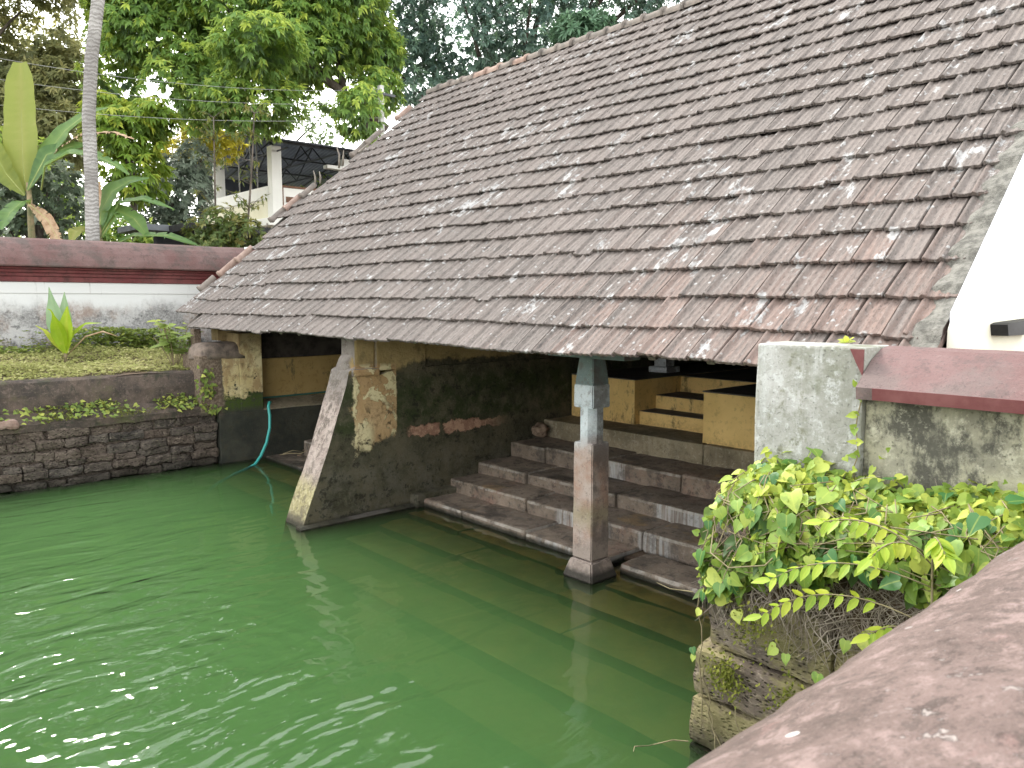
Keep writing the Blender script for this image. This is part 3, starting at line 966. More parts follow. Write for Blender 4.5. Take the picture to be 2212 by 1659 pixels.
def crown(lobes, n, per, leaf, seed, gap=0.0, gfreq=0.55, spread=1.0, droop=0.6, up=0.35, shell=0.42, half=0.16):
    """Clusters of leaves scattered through a set of ellipsoid lobes."""
    r = np.random.default_rng(seed)
    lob = np.array(lobes, float)
    wgt = lob[:, 3] * lob[:, 4]
    idx = r.choice(len(lob), n, p=wgt / wgt.sum())
    d = unit(r.normal(size=(n, 3)))
    rad = 1 - shell * r.random(n) ** 1.6
    rad *= 1 + 0.10 * np.sin(d[:, 0] * 7 + idx) * np.cos(d[:, 2] * 6 + idx)
    C = lob[idx, :3] + d * rad[:, None] * np.stack([lob[idx, 3], lob[idx, 3], lob[idx, 4]], 1)
    if gap:
        keep = np.array([mnoise.noise(Vector(c * gfreq) + Vector((seed, 0, 0))) > gap - 0.5 for c in C])
        C, d, idx, rad = C[keep], d[keep], idx[keep], rad[keep]
    n = len(C)
    rk = rad
    ax = unit(d + np.array([0, 0, up]) + r.normal(scale=0.35, size=(n, 3)))
    hgt = (C[:, 2] - lob[idx, 2]) / lob[idx, 4]
    base = np.clip(0.46 + 0.24 * hgt + 0.9 * (rk - 0.84) + r.normal(scale=0.20, size=n), 0, 1)  # top and outer leaves lighter, inner ones darker: crown light painted in
    ref = unit(np.cross(ax, unit(r.normal(size=(n, 3)))))
    ref2 = np.cross(ax, ref)
    P, D, N, T = [], [], [], []
    for j in range(per):
        a = 2 * np.pi * j / per + r.normal(scale=0.3, size=n)
        radial = ref * np.cos(a)[:, None] + ref2 * np.sin(a)[:, None]
        D.append(unit(ax * (0.45 + 0.3 * r.random(n))[:, None] + radial * spread + np.array([0, 0, -droop])))
        P.append(C + ax * (0.06 * leaf * r.random(n))[:, None])
        N.append(ax + np.array([0, 0, 0.5]))
        T.append(np.clip(base + r.normal(scale=0.10, size=n), 0, 1))
    P, D, N, T = map(np.concatenate, (P, D, N, T))
    L = leaf * r.uniform(0.7, 1.2, len(P))
    return P, D, N, L, L * half, T, C


# ------------------------------------------------------------------ setting: ground, pond bed, water
def sheet(name, mat, x0, x1, y0, y1, zf, step=0.5):
    nx, ny = max(2, int((x1 - x0) / step)), max(2, int((y1 - y0) / step))
    xs, ys = np.linspace(x0, x1, nx + 1), np.linspace(y0, y1, ny + 1)
    V = np.array([(x, y, zf(x, y)) for y in ys for x in xs])
    F = np.array([(j * (nx + 1) + i, j * (nx + 1) + i + 1, (j + 1) * (nx + 1) + i + 1, (j + 1) * (nx + 1) + i) for j in range(ny) for i in range(nx)])
    return from_np(name, V, F, mat, smooth=True)


def gz(x, y):
    """Height of the planted terrace behind the laterite wall."""
    t = min(1, max(0, (y - 12.6) / 2.2))
    return 1.47 + 0.21 * t + 0.05 * nz((x, y, 0), 0.9) + 0.03 * nz((x, y, 0), 2.6, 3)


terrace = kind(sheet("terrace_ground", M['soil'], -14, 5.05, 12.5, 16.0, gz, 0.25), "structure")
far_g = kind(sheet("ground", M['soil'], -60, 90, 16.0, 120, lambda x, y: 1.55 + 0.2 * nz((x, y, 0), 0.1), 3.0), "structure")
near_g = kind(sheet("ground", M['soil'], -60, 90, -60, -0.25, lambda x, y: 1.0, 5.0), "structure")
side_g = kind(sheet("ground", M['soil'], 15.2, 90, -0.2, 16.0, lambda x, y: 1.3, 4.0), "structure")
yard_g = kind(sheet("ground", M['soil'], 4.45, 15.2, -0.2, 1.6, lambda x, y: 1.45, 1.0), "structure")
strip_g = kind(sheet("ground", M['soil'], 5.05, 15.2, 13.2, 16.0, lambda x, y: 1.6, 0.8), "structure")
bed = kind(sheet("pond_bed", M['bed'], -14.0, 6.4, 0.3, 12.5, lambda x, y: -1.5 + 0.05 * nz((x, y, 0), 0.7), 0.6), "structure")
wb = bmesh.new()
bmesh.ops.create_cube(wb, size=1.0)
for v in wb.verts:
    v.co = Vector((-13.9 + (v.co.x + .5) * 20.0, 0.40 + (v.co.y + .5) * 12.05, -1.42 + (v.co.z + .5) * 1.42))
water = kind(from_bm("water", wb, M['water']), "structure")
fw = thing("pond_side_wall", "dark laterite wall closing the far left side of the pond", "wall", (-13.9, 6, -1.5))
rbox("wall_body", M['later'], fw, -14.4, -13.85, 0.0, 12.9, -1.6, 1.45, seg=0.8, amp=0.02)

# ------------------------------------------------------------------ the bath house
PH = R(41.5)
c_, s_ = math.cos(PH), math.sin(PH)
EX, EZ = 4.55, 2.15                     # eave tip of the tiles (X, Z)
ROWS, EXPO, TW = 21, 0.336, 0.2215
RIDGE = 7.03
YR = 1.62                               # right-hand verge against the gable parapet
house = thing("bath_house", "old pond bath house with a long lichen-spotted clay tile roof over stone steps", "building", (6.0, 8.0, 0.0))
AX_U, AX_V, AX_N = Vector((0, -1, 0)), Vector((c_, 0, s_)), Vector((-s_, 0, c_))


def roof_pt(s, y, n=0.0):
    return Vector((EX, 0, EZ)) + AX_V * s + AX_N * n + Vector((0, y, 0))


# profile across one tile: joint roll at one side, pan, two low ribs
PROF = [(0.000, 0.000), (0.004, 0.016), (0.016, 0.022), (0.030, 0.016), (0.040, 0.005), (0.075, 0.004), (0.090, 0.010),
        (0.100, 0.010), (0.110, 0.005), (0.138, 0.004), (0.148, 0.009), (0.158, 0.009), (0.168, 0.005), (0.202, 0.006), (0.212, 0.010), (0.2165, 0.001)]


def tile_mesh(i):
    r = random.Random(40 + i)
    b = bmesh.new()
    L = 0.41
    lift0, lift1 = 0.050, 0.004
    rows = []
    for j, v in enumerate((0.0, 0.012, 0.19, L)):
        row = []
        for k, (u, h) in enumerate(PROF):
            lift = lift0 + (lift1 - lift0) * v / L
            hh = 1.45 * h * (1.0 if j else 0.95)
            vv = v + (r.uniform(-0.004, 0.004) if j < 2 else 0) - (0.010 * (h > 0.008) if j < 2 else 0)
            row.append(b.verts.new((u * 0.968, vv, lift + hh + r.uniform(-.001, .001))))
        rows.append(row)
    lip = [b.verts.new((p.co.x, p.co.y + 0.004, p.co.z - 0.022 - 0.4 * PROF[k][1])) for k, p in enumerate(rows[0])]
    under = [b.verts.new((p.co.x, 0.05, p.co.z + 0.003)) for p in lip]
    for A, B in ((under, lip), (lip, rows[0]), (rows[0], rows[1]), (rows[1], rows[2]), (rows[2], rows[3])):
        for k in range(len(PROF) - 1):
            b.faces.new((A[k], A[k + 1], B[k + 1], B[k]))
    for k in (0, len(PROF) - 1):           # side edges
        low = [b.verts.new((x.co.x, x.co.y, x.co.z - 0.026)) for x in (rows[1][k], rows[2][k], rows[3][k])]
        top = [rows[1][k], rows[2][k], rows[3][k]]
        for q in range(2):
            f = (low[q], low[q + 1], top[q + 1], top[q])
            b.faces.new(f if k else f[::-1])
    bmesh.ops.recalc_face_normals(b, faces=b.faces)
    # recalc may flip an open shell: keep the outside up
    b.normal_update()
    if sum(f.normal.z for f in b.faces) < 0:
        bmesh.ops.reverse_faces(b, faces=b.faces)
    me = bpy.data.meshes.new("roof_tile")
    b.to_mesh(me)
    b.free()
    for p in me.polygons:
        p.use_smooth = abs(p.normal.z) > 0.5
    me.materials.append(M['tile'])
    return me


TILES = [tile_mesh(i) for i in range(5)]
# where each course stops at the ragged left verge
LEFT = [12.78, 13.92, 13.85, 13.72, 13.62, 13.55, 13.72, 13.75, 13.70, 14.25, 14.05, 13.75, 13.70, 13.62, 13.72, 13.45, 13.42, 13.42, 13.40, 13.36, 13.36]
slots = []
for row in range(ROWS):
    off = (0.5 * TW) * (row % 2) + random.uniform(-0.012, 0.012)
    ncol = int((LEFT[row] - YR - off) / TW)
    for c in range(-1, ncol + 1):
        y = YR + off + (c + 1) * TW
        if y > LEFT[row] + 0.03 or y < YR + 0.05:
            continue
        if y < YR + TW:            # the last tile of a course is tucked under its neighbour
            y = YR + TW * 0.985
        s = row * EXPO + random.uniform(-0.008, 0.008) + 0.012 * math.sin(y * 0.8 + row * 1.7) - (random.uniform(0.02, 0.06) if random.random() < 0.025 else 0)
        if row == 0:
            s += 0.012 * math.sin(y * 2.1)
        slots.append((row, y, s))


def tile_matrix(y, s):
    M4 = Matrix((AX_U, AX_V, AX_N)).transposed().to_4x4()
    M4.translation = roof_pt(s, y)
    sag = 0.018 * math.sin(y * 0.75 + 1) * math.sin(s * 0.45) + 0.008 * math.sin(y * 2.3 + s) + random.gauss(0, 0.003)
    M4.translation += AX_N * sag
    j = Matrix.Rotation(random.gauss(0, 0.016), 4, 'Z') @ Matrix.Rotation(random.gauss(0, 0.014), 4, 'X') @ Matrix.Rotation(random.gauss(0, 0.012), 4, 'Y')
    return M4 @ j


cam_p = Vector(camo.location)
fwd = camo.rotation_euler.to_matrix() @ Vector((0, 0, -1))
rgt = camo.rotation_euler.to_matrix() @ Vector((1, 0, 0))
upv = camo.rotation_euler.to_matrix() @ Vector((0, 1, 0))


def in_view(p):
    q = Vector(p) - cam_p
    d = q.dot(fwd)
    return d > 0.1 and abs(q.dot(rgt) / d) < 0.68 and abs(q.dot(upv) / d) < 0.52


ranked = sorted(slots, key=lambda t: ((roof_pt(t[2] + .1, t[1] - .1) - cam_p).length + (0 if in_view(roof_pt(t[2] + .1, t[1] - .1)) else 100) + (100 if (t[0] < 1 and t[1] < 2.1) else 0)))
single = set((t[0], t[1]) for t in ranked[:299])
VV, FF4, TT = [], [], []
base_v = 0
hl = Vector(house.location)
for row, y, s in slots:
    mtx = tile_matrix(y, s)
    me = TILES[random.randrange(5)]
    if (row, y) in single:
        o = bpy.data.objects.new("roof_tile", me)
        o.matrix_world = mtx
        COL.objects.link(o)
        o.parent = house
        o.location = mtx.translation - hl
    else:
        co = np.empty(len(me.vertices) * 3, dtype=np.float32)
        me.vertices.foreach_get("co", co)
        co = co.reshape(-1, 3) @ np.array(mtx.to_3x3()).T + np.array(mtx.translation)
        VV.append(co)
        FF4.append(np.array([p.vertices[:] for p in me.polygons]) + base_v)
        TT.append(np.full(len(co), random.random()))
        base_v += len(co)
kind(from_np("roof_tiles", np.concatenate(VV), np.concatenate(FF4), M['tile'], house, tint=np.concatenate(TT), smooth=False), "stuff")

# boards under the tiles, rafters, plate, back slope
HALF = (RIDGE + 0.05)
rx, rz = roof_pt(HALF, 0).x, roof_pt(HALF, 0).z


def slab_on_roof(name, mat, s0, s1, y0, y1, n0, n1, parent=house):
    b = bmesh.new()
    vs_ = [b.verts.new(roof_pt(s, y, n)) for n in (n0, n1) for (s, y) in ((s0, y0), (s1, y0), (s1, y1), (s0, y1))]
    for f in ((0, 1, 2, 3), (7, 6, 5, 4), (0, 4, 5, 1), (1, 5, 6, 2), (2, 6, 7, 3), (3, 7, 4, 0)):
        b.faces.new([vs_[i] for i in f])
    bmesh.ops.recalc_face_normals(b, faces=b.faces)
    return from_bm(name, b, mat, parent)


slab_on_roof("roof_deck", M['wood'], 0.10, HALF, YR + 0.02, 13.1, -0.045, -0.022)
for i in range(22):
    y = 2.05 + i * 0.52
    slab_on_roof("rafter", M['wood'], 0.16, HALF, y, y + 0.07, -0.135, -0.047)
for i in range(22):                       # pale sawn rafter ends
    y = 2.05 + i * 0.52
    slab_on_roof("rafter_end", M['wood_pale'], 0.148, 0.159, y + 0.004, y + 0.066, -0.130, -0.050)
rbox("wall_plate", M['wood'], house, 5.26, 5.52, 1.8, 12.9, 2.12, 2.36, seg=2, amp=0, bev=0.01)
b = bmesh.new()                            # back slope: one corrugated skin in courses
ny_, cols = 40, []
for r_ in range(ROWS):
    for e in (0, 1):
        s = HALF - (r_ + e) * EXPO
        cols.append([b.verts.new((2 * rx - roof_pt(s, 0).x, 1.6 + 11.8 * k / ny_, roof_pt(s, 0).z + (0.03 if e else 0.0))) for k in range(ny_ + 1)])
for a, d in zip(cols[:-1], cols[1:]):
    for k in range(ny_):
        b.faces.new((a[k], a[k + 1], d[k + 1], d[k]))
bmesh.ops.recalc_face_normals(b, faces=b.faces)
from_bm("back_slope", b, M['ridge'], house)


def ridge_tile(p0, p1, r0, name="ridge_tile", mat=None, up=Vector((0, 0, 1))):
    """Half-round capping tile with a collar at its near end."""
    p0, p1 = Vector(p0), Vector(p1)
    t = (p1 - p0).normalized()
    side = t.cross(up).normalized()
    u = side.cross(t)
    b = bmesh.new()
    rows = []
    for f, rr in ((0, r0 * 1.22), (0.10, r0 * 1.22), (0.115, r0), (1.0, r0 * 0.94)):
        rows.append([(p0.lerp(p1, f) + side * math.cos(a) * rr + u * math.sin(a) * rr * 0.9) for a in [R(-20 + 220 * k / 10) for k in range(11)]])
    outer = [[b.verts.new(p) for p in row] for row in rows]
    for A, B in zip(outer[:-1], outer[1:]):
        for k in range(10):
            b.faces.new((A[k], A[k + 1], B[k + 1], B[k]))
    b.faces.new(outer[0])
    b.faces.new(outer[-1][::-1])
    bmesh.ops.recalc_face_normals(b, faces=b.faces)
    return from_bm(name, b, mat or M['ridge'], house, True)


y = 13.35
while y > 1.9:
    rt = ridge_tile((rx + random.uniform(-.01, .01), y - 0.37, rz + 0.02 + random.uniform(-.008, .008)), (rx, y + 0.04, rz + 0.012), 0.105, mat=M['verge'] if random.random() < 0.2 else M['ridge'])
    y -= 0.37
# left verge: broken capping tiles and stubs of batten
for s0, s1, yy, red in ((0.9, 1.25, 13.95, 0), (1.30, 1.72, 13.80, 1), (1.68, 2.06, 13.70, 1), (2.9, 3.3, 14.22, 0), (3.25, 3.65, 14.15, 1), (3.62, 4.0, 14.02, 0), (4.9, 5.3, 13.72, 0), (5.28, 5.7, 13.66, 0), (6.1, 6.5, 13.45, 1)):
    ridge_tile(roof_pt(s0, yy, 0.045), roof_pt(s1, yy - 0.04, 0.05), 0.075, "verge_tile", M['verge'] if red else M['ridge'], AX_N)
for s, yy, hgt in ((3.95, 13.95, 0.32), (4.05, 13.88, 0.24), (4.55, 13.80, 0.42), (4.62, 13.74, 0.30), (2.75, 14.2, 0.08)):
    p = roof_pt(s, yy, 0.03)
    tube("broken_batten", M['wood_pale'], house, [p, p + Vector((0.02, 0.01, hgt * .6)), p + Vector((random.uniform(-.05, .05), 0.02, hgt))], [0.022, 0.02, 0.008], 5)
slab_on_roof("verge_board", M['wood'], 2.7, 3.2, 13.6, 14.2, -0.10, -0.05)
slab_on_roof("verge_board", M['wood_pale'], 5.0, 5.75, 13.55, 13.70, 0.03, 0.06)

# mortar fillet along the right-hand verge
b = bmesh.new()
prevr = None
for i in range(90):
    s = 0.02 + i * 0.08
    wd = 0.19 + 0.05 * nz((s * 3, 0, 0), 1.0) + 0.02 * nz((s * 9, 0, 0), 1.0) + 0.03 * math.sin(s * 2 * math.pi / EXPO)
    lift = 0.045 - 0.045 * ((s % EXPO) / EXPO)
    q = [roof_pt(s, YR + wd, 0.005 + lift * .4), roof_pt(s, YR + wd * .75, 0.028 + lift + 0.012 * nz((s * 7, 1, 0), 1)), roof_pt(s, YR + wd * .35, 0.045 + lift + 0.012 * nz((s * 8, 2, 0), 1)), roof_pt(s, YR - 0.01, 0.05 + lift)]
    row = [b.verts.new(p) for p in q]
    if prevr:
        for k in range(3):
            b.faces.new((prevr[k], prevr[k + 1], row[k + 1], row[k]))
    prevr = row
bmesh.ops.recalc_face_normals(b, faces=b.faces)
from_bm("mortar_fillet", b, M['mortar'], house)

# right gable: white wall that rises just above the tiles
top = []
gp = [(4.78, 0.5), (4.78, 2.44)]
gp += [(roof_pt(s, 0).x, roof_pt(s, 0).z + 0.12) for s in (0.42, HALF)]
gp += [(2 * rx - roof_pt(0.42, 0).x, roof_pt(0.42, 0).z + 0.12), (2 * rx - 4.78, 2.44), (2 * rx - 4.78, 0.5)]
prism("gable_wall", M['gable_white'], house, gp, 'y', 1.47, 1.60, seg=1)
tb = []
p_lo, p_hi = roof_pt(0.36, 0), roof_pt(HALF, 0)
prism("gable_trim", M['trim_blue'], house, [(p_lo.x, p_lo.z + 0.145), (p_lo.x, p_lo.z + 0.03), (p_hi.x, p_hi.z + 0.03), (p_hi.x, p_hi.z + 0.145)], 'y', 1.44, 1.605, seg=0.05, amp=0.0)
prism("rain_spout", M['black'], house, [(5.06, 2.465), (5.12, 2.475), (5.7, 2.49), (5.7, 2.39), (5.3, 2.40), (5.09, 2.40)], 'y', 1.38, 1.475, seg=1)
# far gable wall under the left verge
prism("end_gable", M['endwall'], house, [(5.0, 1.95), (5.0, 2.35), (rx, rz - 0.25), (2 * rx - 5.0, 2.35), (2 * rx - 5.0, 0.3), (9, 0.3), (9, 1.95)], 'y', 12.72, 13.0, seg=1)
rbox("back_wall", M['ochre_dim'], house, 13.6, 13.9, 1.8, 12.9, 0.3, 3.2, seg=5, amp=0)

# end wall on the laterite side: plinth, painted end pier, recessed bay with a ledge
rbox("plinth_wall", M['endwall'], house, 4.78, 9.0, 12.22, 13.0, -1.5, 0.80, seg=0.25, amp=0.012)
rbox("end_pier", M['endwall'], house, 5.14, 5.525, 12.235, 12.98, 0.80, 2.08, seg=0.1, amp=0.010)
rbox("end_wall", M['endwall'], house, 4.50, 5.142, 12.240, 12.98, 0.80, 1.74, seg=0.1, amp=0.014)
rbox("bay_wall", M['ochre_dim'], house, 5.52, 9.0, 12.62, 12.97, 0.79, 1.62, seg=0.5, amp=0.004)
rbox("bay_upper_panel", M['wood'], house, 5.52, 9.0, 12.66, 12.96, 1.62, 2.6, seg=1, amp=0)  # dark panel filling the bay above the ochre wall
prism("bay_ledge", M['ledge'], house, [(12.225, 0.795), (12.225, 0.812), (12.625, 0.93), (12.625, 0.795)], 'x', 5.53, 9.0, seg=0.3, amp=0.005)
rbox("corner_post", M['endwall'], house, 4.62, 4.74, 12.75, 12.9, 1.5, 2.15, seg=0.3, amp=0.008)
b = bmesh.new()
rows_ = []
for i in range(15):
    t = i / 14
    x = 4.475 + 0.76 * t
    k = math.sqrt(max(0.03, 1 - max(0, 1 - t / 0.28) ** 2.4))
    row = []
    for j in range(17):
        a_ = math.pi * j / 16
        yy = 12.56 - 0.335 * k * math.copysign(abs(math.cos(a_)) ** .55, math.cos(a_))
        zz = 1.68 + 0.26 * k * math.sin(a_) ** .75
        p_ = Vector((x, yy, zz))
        p_ += Vector((0, -0.35, .6)) * (0.045 * nz(p_, 2.5, 2) + 0.02 * nz(p_, 7, 1))
        row.append(b.verts.new(p_))
    rows_.append(row)
for A, B in zip(rows_[:-1], rows_[1:]):
    for j in range(16):
        b.faces.new((A[j], A[j + 1], B[j + 1], B[j]))
for row in (rows_[0], rows_[-1]):
    b.faces.new(row)
for A, B in zip(rows_[:-1], rows_[1:]):
    b.faces.new((A[0], B[0], B[16], A[16]))
bmesh.ops.recalc_face_normals(b, faces=b.faces)
from_bm("rounded_cap", b, M['capstone'], house, True)
tube("green_pipe", M['pipe_old'], house, curve_pts((5.6, 12.58, 0.955), (7.6, 12.58, 0.985), 0.01), 0.018, 6)

# cross wall with its sloping buttress end
YB0, YB1 = 8.05, 8.47
bw = prism("cross_wall", M['cross'], house,
           [(3.66, -1.2), (4.05, 0.0), (4.40, 0.86), (4.66, 1.60), (4.70, 1.77), (4.80, 1.815), (4.95, 1.80), (5.10, 1.80), (5.10, 1.72), (5.13, 1.70), (5.40, 1.765), (13.6, 1.765), (13.6, -1.2)],
           'y', YB0, YB1, seg=0.09, amp=0.012, freq=3.0, sub=0.10)
rbox("painted_wall", M['cross'], house, 5.09, 5.82, 8.052, 8.46, 1.755, 2.45, seg=0.3, amp=0.004)
prism("painted_wall", M['cross'], house, [(5.82, 1.755), (5.82, 2.9), (rx, rz - 0.35), (13.6, 2.9), (13.6, 1.755)], 'y', 8.10, 8.45, seg=0.4, amp=0.0)
rbox("stub_pillar", M['cross'], house, 4.80, 5.085, 8.085, 8.40, 1.79, 2.30, seg=0.1, amp=0.012, bev=0.03)
rbox("cap_slab", M['cross'], house, 4.74, 5.115, 8.015, 8.49, 1.705, 1.79, seg=0.1, amp=0.014, bev=0.025)
b = bmesh.new()
bmesh.ops.create_icosphere(b, subdivisions=3, radius=1.0)
for v in b.verts:
    v.co = Vector((4.83 + 0.115 * v.co.x + 0.03 * v.co.z, 8.27 + 0.20 * v.co.y, 1.82 + 0.17 * v.co.z)) + v.normal * 0.03 * nz(v.co, 2.2, 4)
from_bm("cap_stone", b, M['cross'], house, True)
prism("wall_footing", M['cross'], house, [(7.95, -0.4), (7.95, 0.012), (8.00, 0.03), (8.07, 0.03), (8.07, -0.4)], 'x', 3.98, 5.75, seg=0.1, amp=0.010)
rbox("wall_footing", M['cross'], house, 5.55, 6.25, 7.90, 8.07, -0.3, 0.165, seg=0.1, amp=0.012, bev=0.03)

# stone steps
def step_row(front, topz, h, depth, joints, parent=house, skew=None, amp=0.017):
    for i in range(len(joints) - 1):
        y0, y1 = joints[i], joints[i + 1]
        dx = random.uniform(-0.025, 0.025)
        dz = random.uniform(-0.012, 0.012)
        rbox("step_stone", M['step'], parent, front + dx, front + depth, y0 + 0.006, y1 - 0.006, topz - h, topz + dz, seg=0.10, amp=amp, bev=0.035, freq=2.2, seed=random.uniform(0, 50))


step_row(5.67, 0.085, 0.36, 0.58, [4.86, 6.03, 7.15, 8.03])
rbox("step_stone", M['step'], house, 5.62, 6.10, 3.35, 4.68, -0.20, 0.095, seg=0.12, amp=0.014, bev=0.05, seed=4, rot=R(-1.5))
rbox("step_stone", M['step'], house, 5.64, 6.2, 1.8, 3.33, -0.22, 0.10, seg=0.12, amp=0.012, bev=0.04, seed=6)
step_row(6.17, 0.255, 0.22, 0.62, [1.8, 3.45, 4.83, 6.57, 8.05])
step_row(6.68, 0.41, 0.24, 0.70, [1.8, 4.0, 5.62, 7.10, 8.05])
step_row(7.28, 0.63, 0.24, 0.76, [1.8, 3.5, 5.15, 6.3, 7.35, 8.05])
# broken lower course between step and footing shows silt behind the shifted block
rbox("silt_bed", M['soil'], house, 5.95, 6.3, 1.8, 5.2, -0.3, 0.03, seg=0.15, amp=0.02, bev=0.02)
# top landing kerb
for y0, y1, mt in ((1.8, 5.30, 'ledge'), (5.305, 8.05, 'ledge')):
    rbox("landing_kerb", M[mt], house, 7.93, 8.75, y0, y1, 0.40, 0.872, seg=0.2, amp=0.008, bev=0.02)
rbox("landing_floor", M['floor'], house, 8.0, 13.6, 1.8, 8.04, 0.3, 0.865, seg=3, amp=0)
# drowned courses
dr = [(5.40, -0.055, [1.8, 3.6, 5.3, 6.9, 7.98]), (5.02, -0.115, [1.8, 3.1, 4.9, 6.4, 7.98]), (4.52, -0.20, [1.0, 4.4, 7.98]), (3.98, -0.30, [1.0, 8.0]), (3.42, -0.44, [1.0, 8.0]), (2.8, -0.62, [1.0, 8.0])]
for fx, tz, js in dr:
    step_row(fx, tz, 0.3, 0.75, js, amp=0.028)
# steps of the left bay
for fx, tz, js in ((5.50, 0.045, [8.5, 10.3, 12.2]), (5.95, 0.30, [8.5, 10.0, 11.75]), (6.5, 0.50, [8.5, 10.4, 12.2]), (7.1, 0.72, [8.5, 12.2])):
    step_row(fx, tz, 0.34, 0.68, js)
step_row(5.1, -0.08, 0.3, 0.6, [8.5, 10.4, 12.2])
step_row(4.6, -0.18, 0.3, 0.7, [8.5, 10.4, 12.2])
rbox("landing_floor", M['floor'], house, 7.7, 13.6, 8.5, 12.2, 0.3, 0.95, seg=3, amp=0)

# painted platforms and the small stair between them
lb = rbox("platform", M['ochre'], house, 8.50, 13.0, 6.82, 8.03, 0.86, 1.495, seg=0.5, amp=0.004, bev=0.012)
rb_ = rbox("platform", M['ochre'], house, 8.03, 13.0, 2.2, 5.38, 0.86, 1.495, seg=0.5, amp=0.004, bev=0.012)
rbox("platform_top", M['floor'], house, 8.49, 13.0, 6.81, 8.03, 1.497, 1.512, seg=1, amp=0.002, bev=0.004)
rbox("platform_top", M['floor'], house, 8.02, 13.0, 2.2, 5.39, 1.497, 1.512, seg=1, amp=0.002, bev=0.004)
for x0, z1 in ((8.60, 1.055), (8.97, 1.25), (9.56, 1.485)):
    rbox("stair_step", M['ochre'], house, x0, 13.0, 5.385, 6.815, 0.86, z1, seg=0.4, amp=0.006, bev=0.015)
    rbox("stair_tread", M['floor'], house, x0 + 0.006, 12.9, 5.39, 6.81, z1 + 0.001, z1 + 0.009, seg=1, amp=0, bev=0.002)
for px, py in ((9.75, 7.25), (9.2, 4.55)):
    rbox("inner_post_base", M['pillar'], house, px - .17, px + .17, py - .17, py + .17, 1.512, 1.60, seg=0.2, amp=0.004)
    rbox("inner_post", M['pillar'], house, px - .11, px + .11, py - .11, py + .11, 1.60, 3.4, seg=0.3, amp=0.004)

# the carved pillar in the water
pil = bpy.data.objects.new("stone_pillar", None)
pil.location = (5.38, 4.82, 0.0)
COL.objects.link(pil)
pil.parent = house
pil.location = Vector((5.38, 4.82, 0.0)) - Vector(house.location)
pcx, pcy = 5.385, 4.825


def frustum(name, parent, z0, z1, h0, h1, bev=0.012, seg=0.08, amp=0.005, seed=0):
    b = rough_bm(-1, 1, -1, 1, 0, 1, seg=9, amp=0, bev=0)
    for v in b.verts:
        h = h0 + (h1 - h0) * v.co.z
        v.co = Vector((pcx + v.co.x * h, pcy + v.co.y * h, z0 + (z1 - z0) * v.co.z))
    bmesh.ops.bevel(b, geom=list(b.edges), offset=bev, segments=2, affect='EDGES')
    n = int((z1 - z0) / seg)
    for i in range(1, n + 1):
        bmesh.ops.bisect_plane(b, geom=list(b.verts) + list(b.edges) + list(b.faces), plane_co=(0, 0, z0 + (z1 - z0) * i / (n + 1)), plane_no=(0, 0, 1))
    b.normal_update()
    for v in b.verts:
        v.co += v.normal * amp * (nz(v.co, 6, seed) + .5 * nz(v.co, 17, seed))
    o = from_bm(name, b, M['pillar'])
    o.parent = pil
    o.location = -(Vector(house.location) + Vector(pil.location))
    return o


frustum("pillar_base", pil, -0.02, 0.165, 0.192, 0.138, 0.012, 0.06, 0.009)
frustum("pillar_foot", pil, -0.6, -0.015, 0.185, 0.185, 0.012, 0.2, 0.006)
frustum("pillar_shaft", pil, 0.175, 1.285, 0.124, 0.118, 0.010, 0.06, 0.004, 3)
b = bmesh.new()                                # eight-sided neck
ring = []
for z in (1.27, 1.31, 1.45, 1.60, 1.635):
    ring.append([b.verts.new((pcx + 0.113 * math.cos(R(22.5 + 45 * k)), pcy + 0.113 * math.sin(R(22.5 + 45 * k)), z)) for k in range(8)])
for A, B in zip(ring[:-1], ring[1:]):
    for k in range(8):
        b.faces.new((A[k], A[(k + 1) % 8], B[(k + 1) % 8], B[k]))
bmesh.ops.recalc_face_normals(b, faces=b.faces)
o = from_bm("pillar_neck", b, M['pillar'])
o.parent = pil
o.location = -(Vector(house.location) + Vector(pil.location))
frustum("pillar_block", pil, 1.615, 1.835, 0.122, 0.120, 0.010, 0.1, 0.003, 5)
frustum("pillar_capital", pil, 1.836, 2.13, 0.113, 0.082, 0.008, 0.1, 0.003, 7)
rbox("bracket", M['pillar'], house, 5.27, 5.5, 4.35, 5.3, 2.075, 2.13, seg=0.3, amp=0.003)

# ------------------------------------------------------------------ laterite wall on the far bank
lw = thing("laterite_wall", "dark laterite block wall with a plastered top rising from the water", "wall", (0, 12.3, 0))
z = -0.30
courses = []
while z < 0.86:
    h = random.uniform(0.110, 0.165)
    courses.append((z, h))
    z += h
nb = 0
for ci, (z, h) in enumerate(courses):
    x = 4.76
    while x > -1.2:
        L = random.choice((0.26, 0.32, 0.38, 0.44, 0.52)) * random.uniform(.9, 1.1)
        x0 = x - L
        dz = 0.04 * nz((x, ci, 0), 0.9) + random.uniform(-.010, .010)
        slope = 0.045 * max(0, (4.76 - x)) * 0.3
        yf = 12.25 + random.uniform(-0.035, 0.03) + 0.02 * ci * 0.3
        rbox("laterite_block", M['later'], lw, x0 + 0.009, x - 0.009, yf, 12.55, z + dz + 0.007, z + dz + h - 0.007, seg=0.06, amp=0.034, bev=0.03, freq=6.5, seed=random.uniform(0, 90))
        nb += 1
        x = x0
rbox("wall_core", M['later'], lw, -13.8, 4.76, 12.34, 12.80, -1.5, 0.80, seg=1.2, amp=0.01)
rbox("wall_face", M['later'], lw, -13.8, -1.2, 12.27, 12.5, -1.5, 0.86, seg=0.4, amp=0.02)
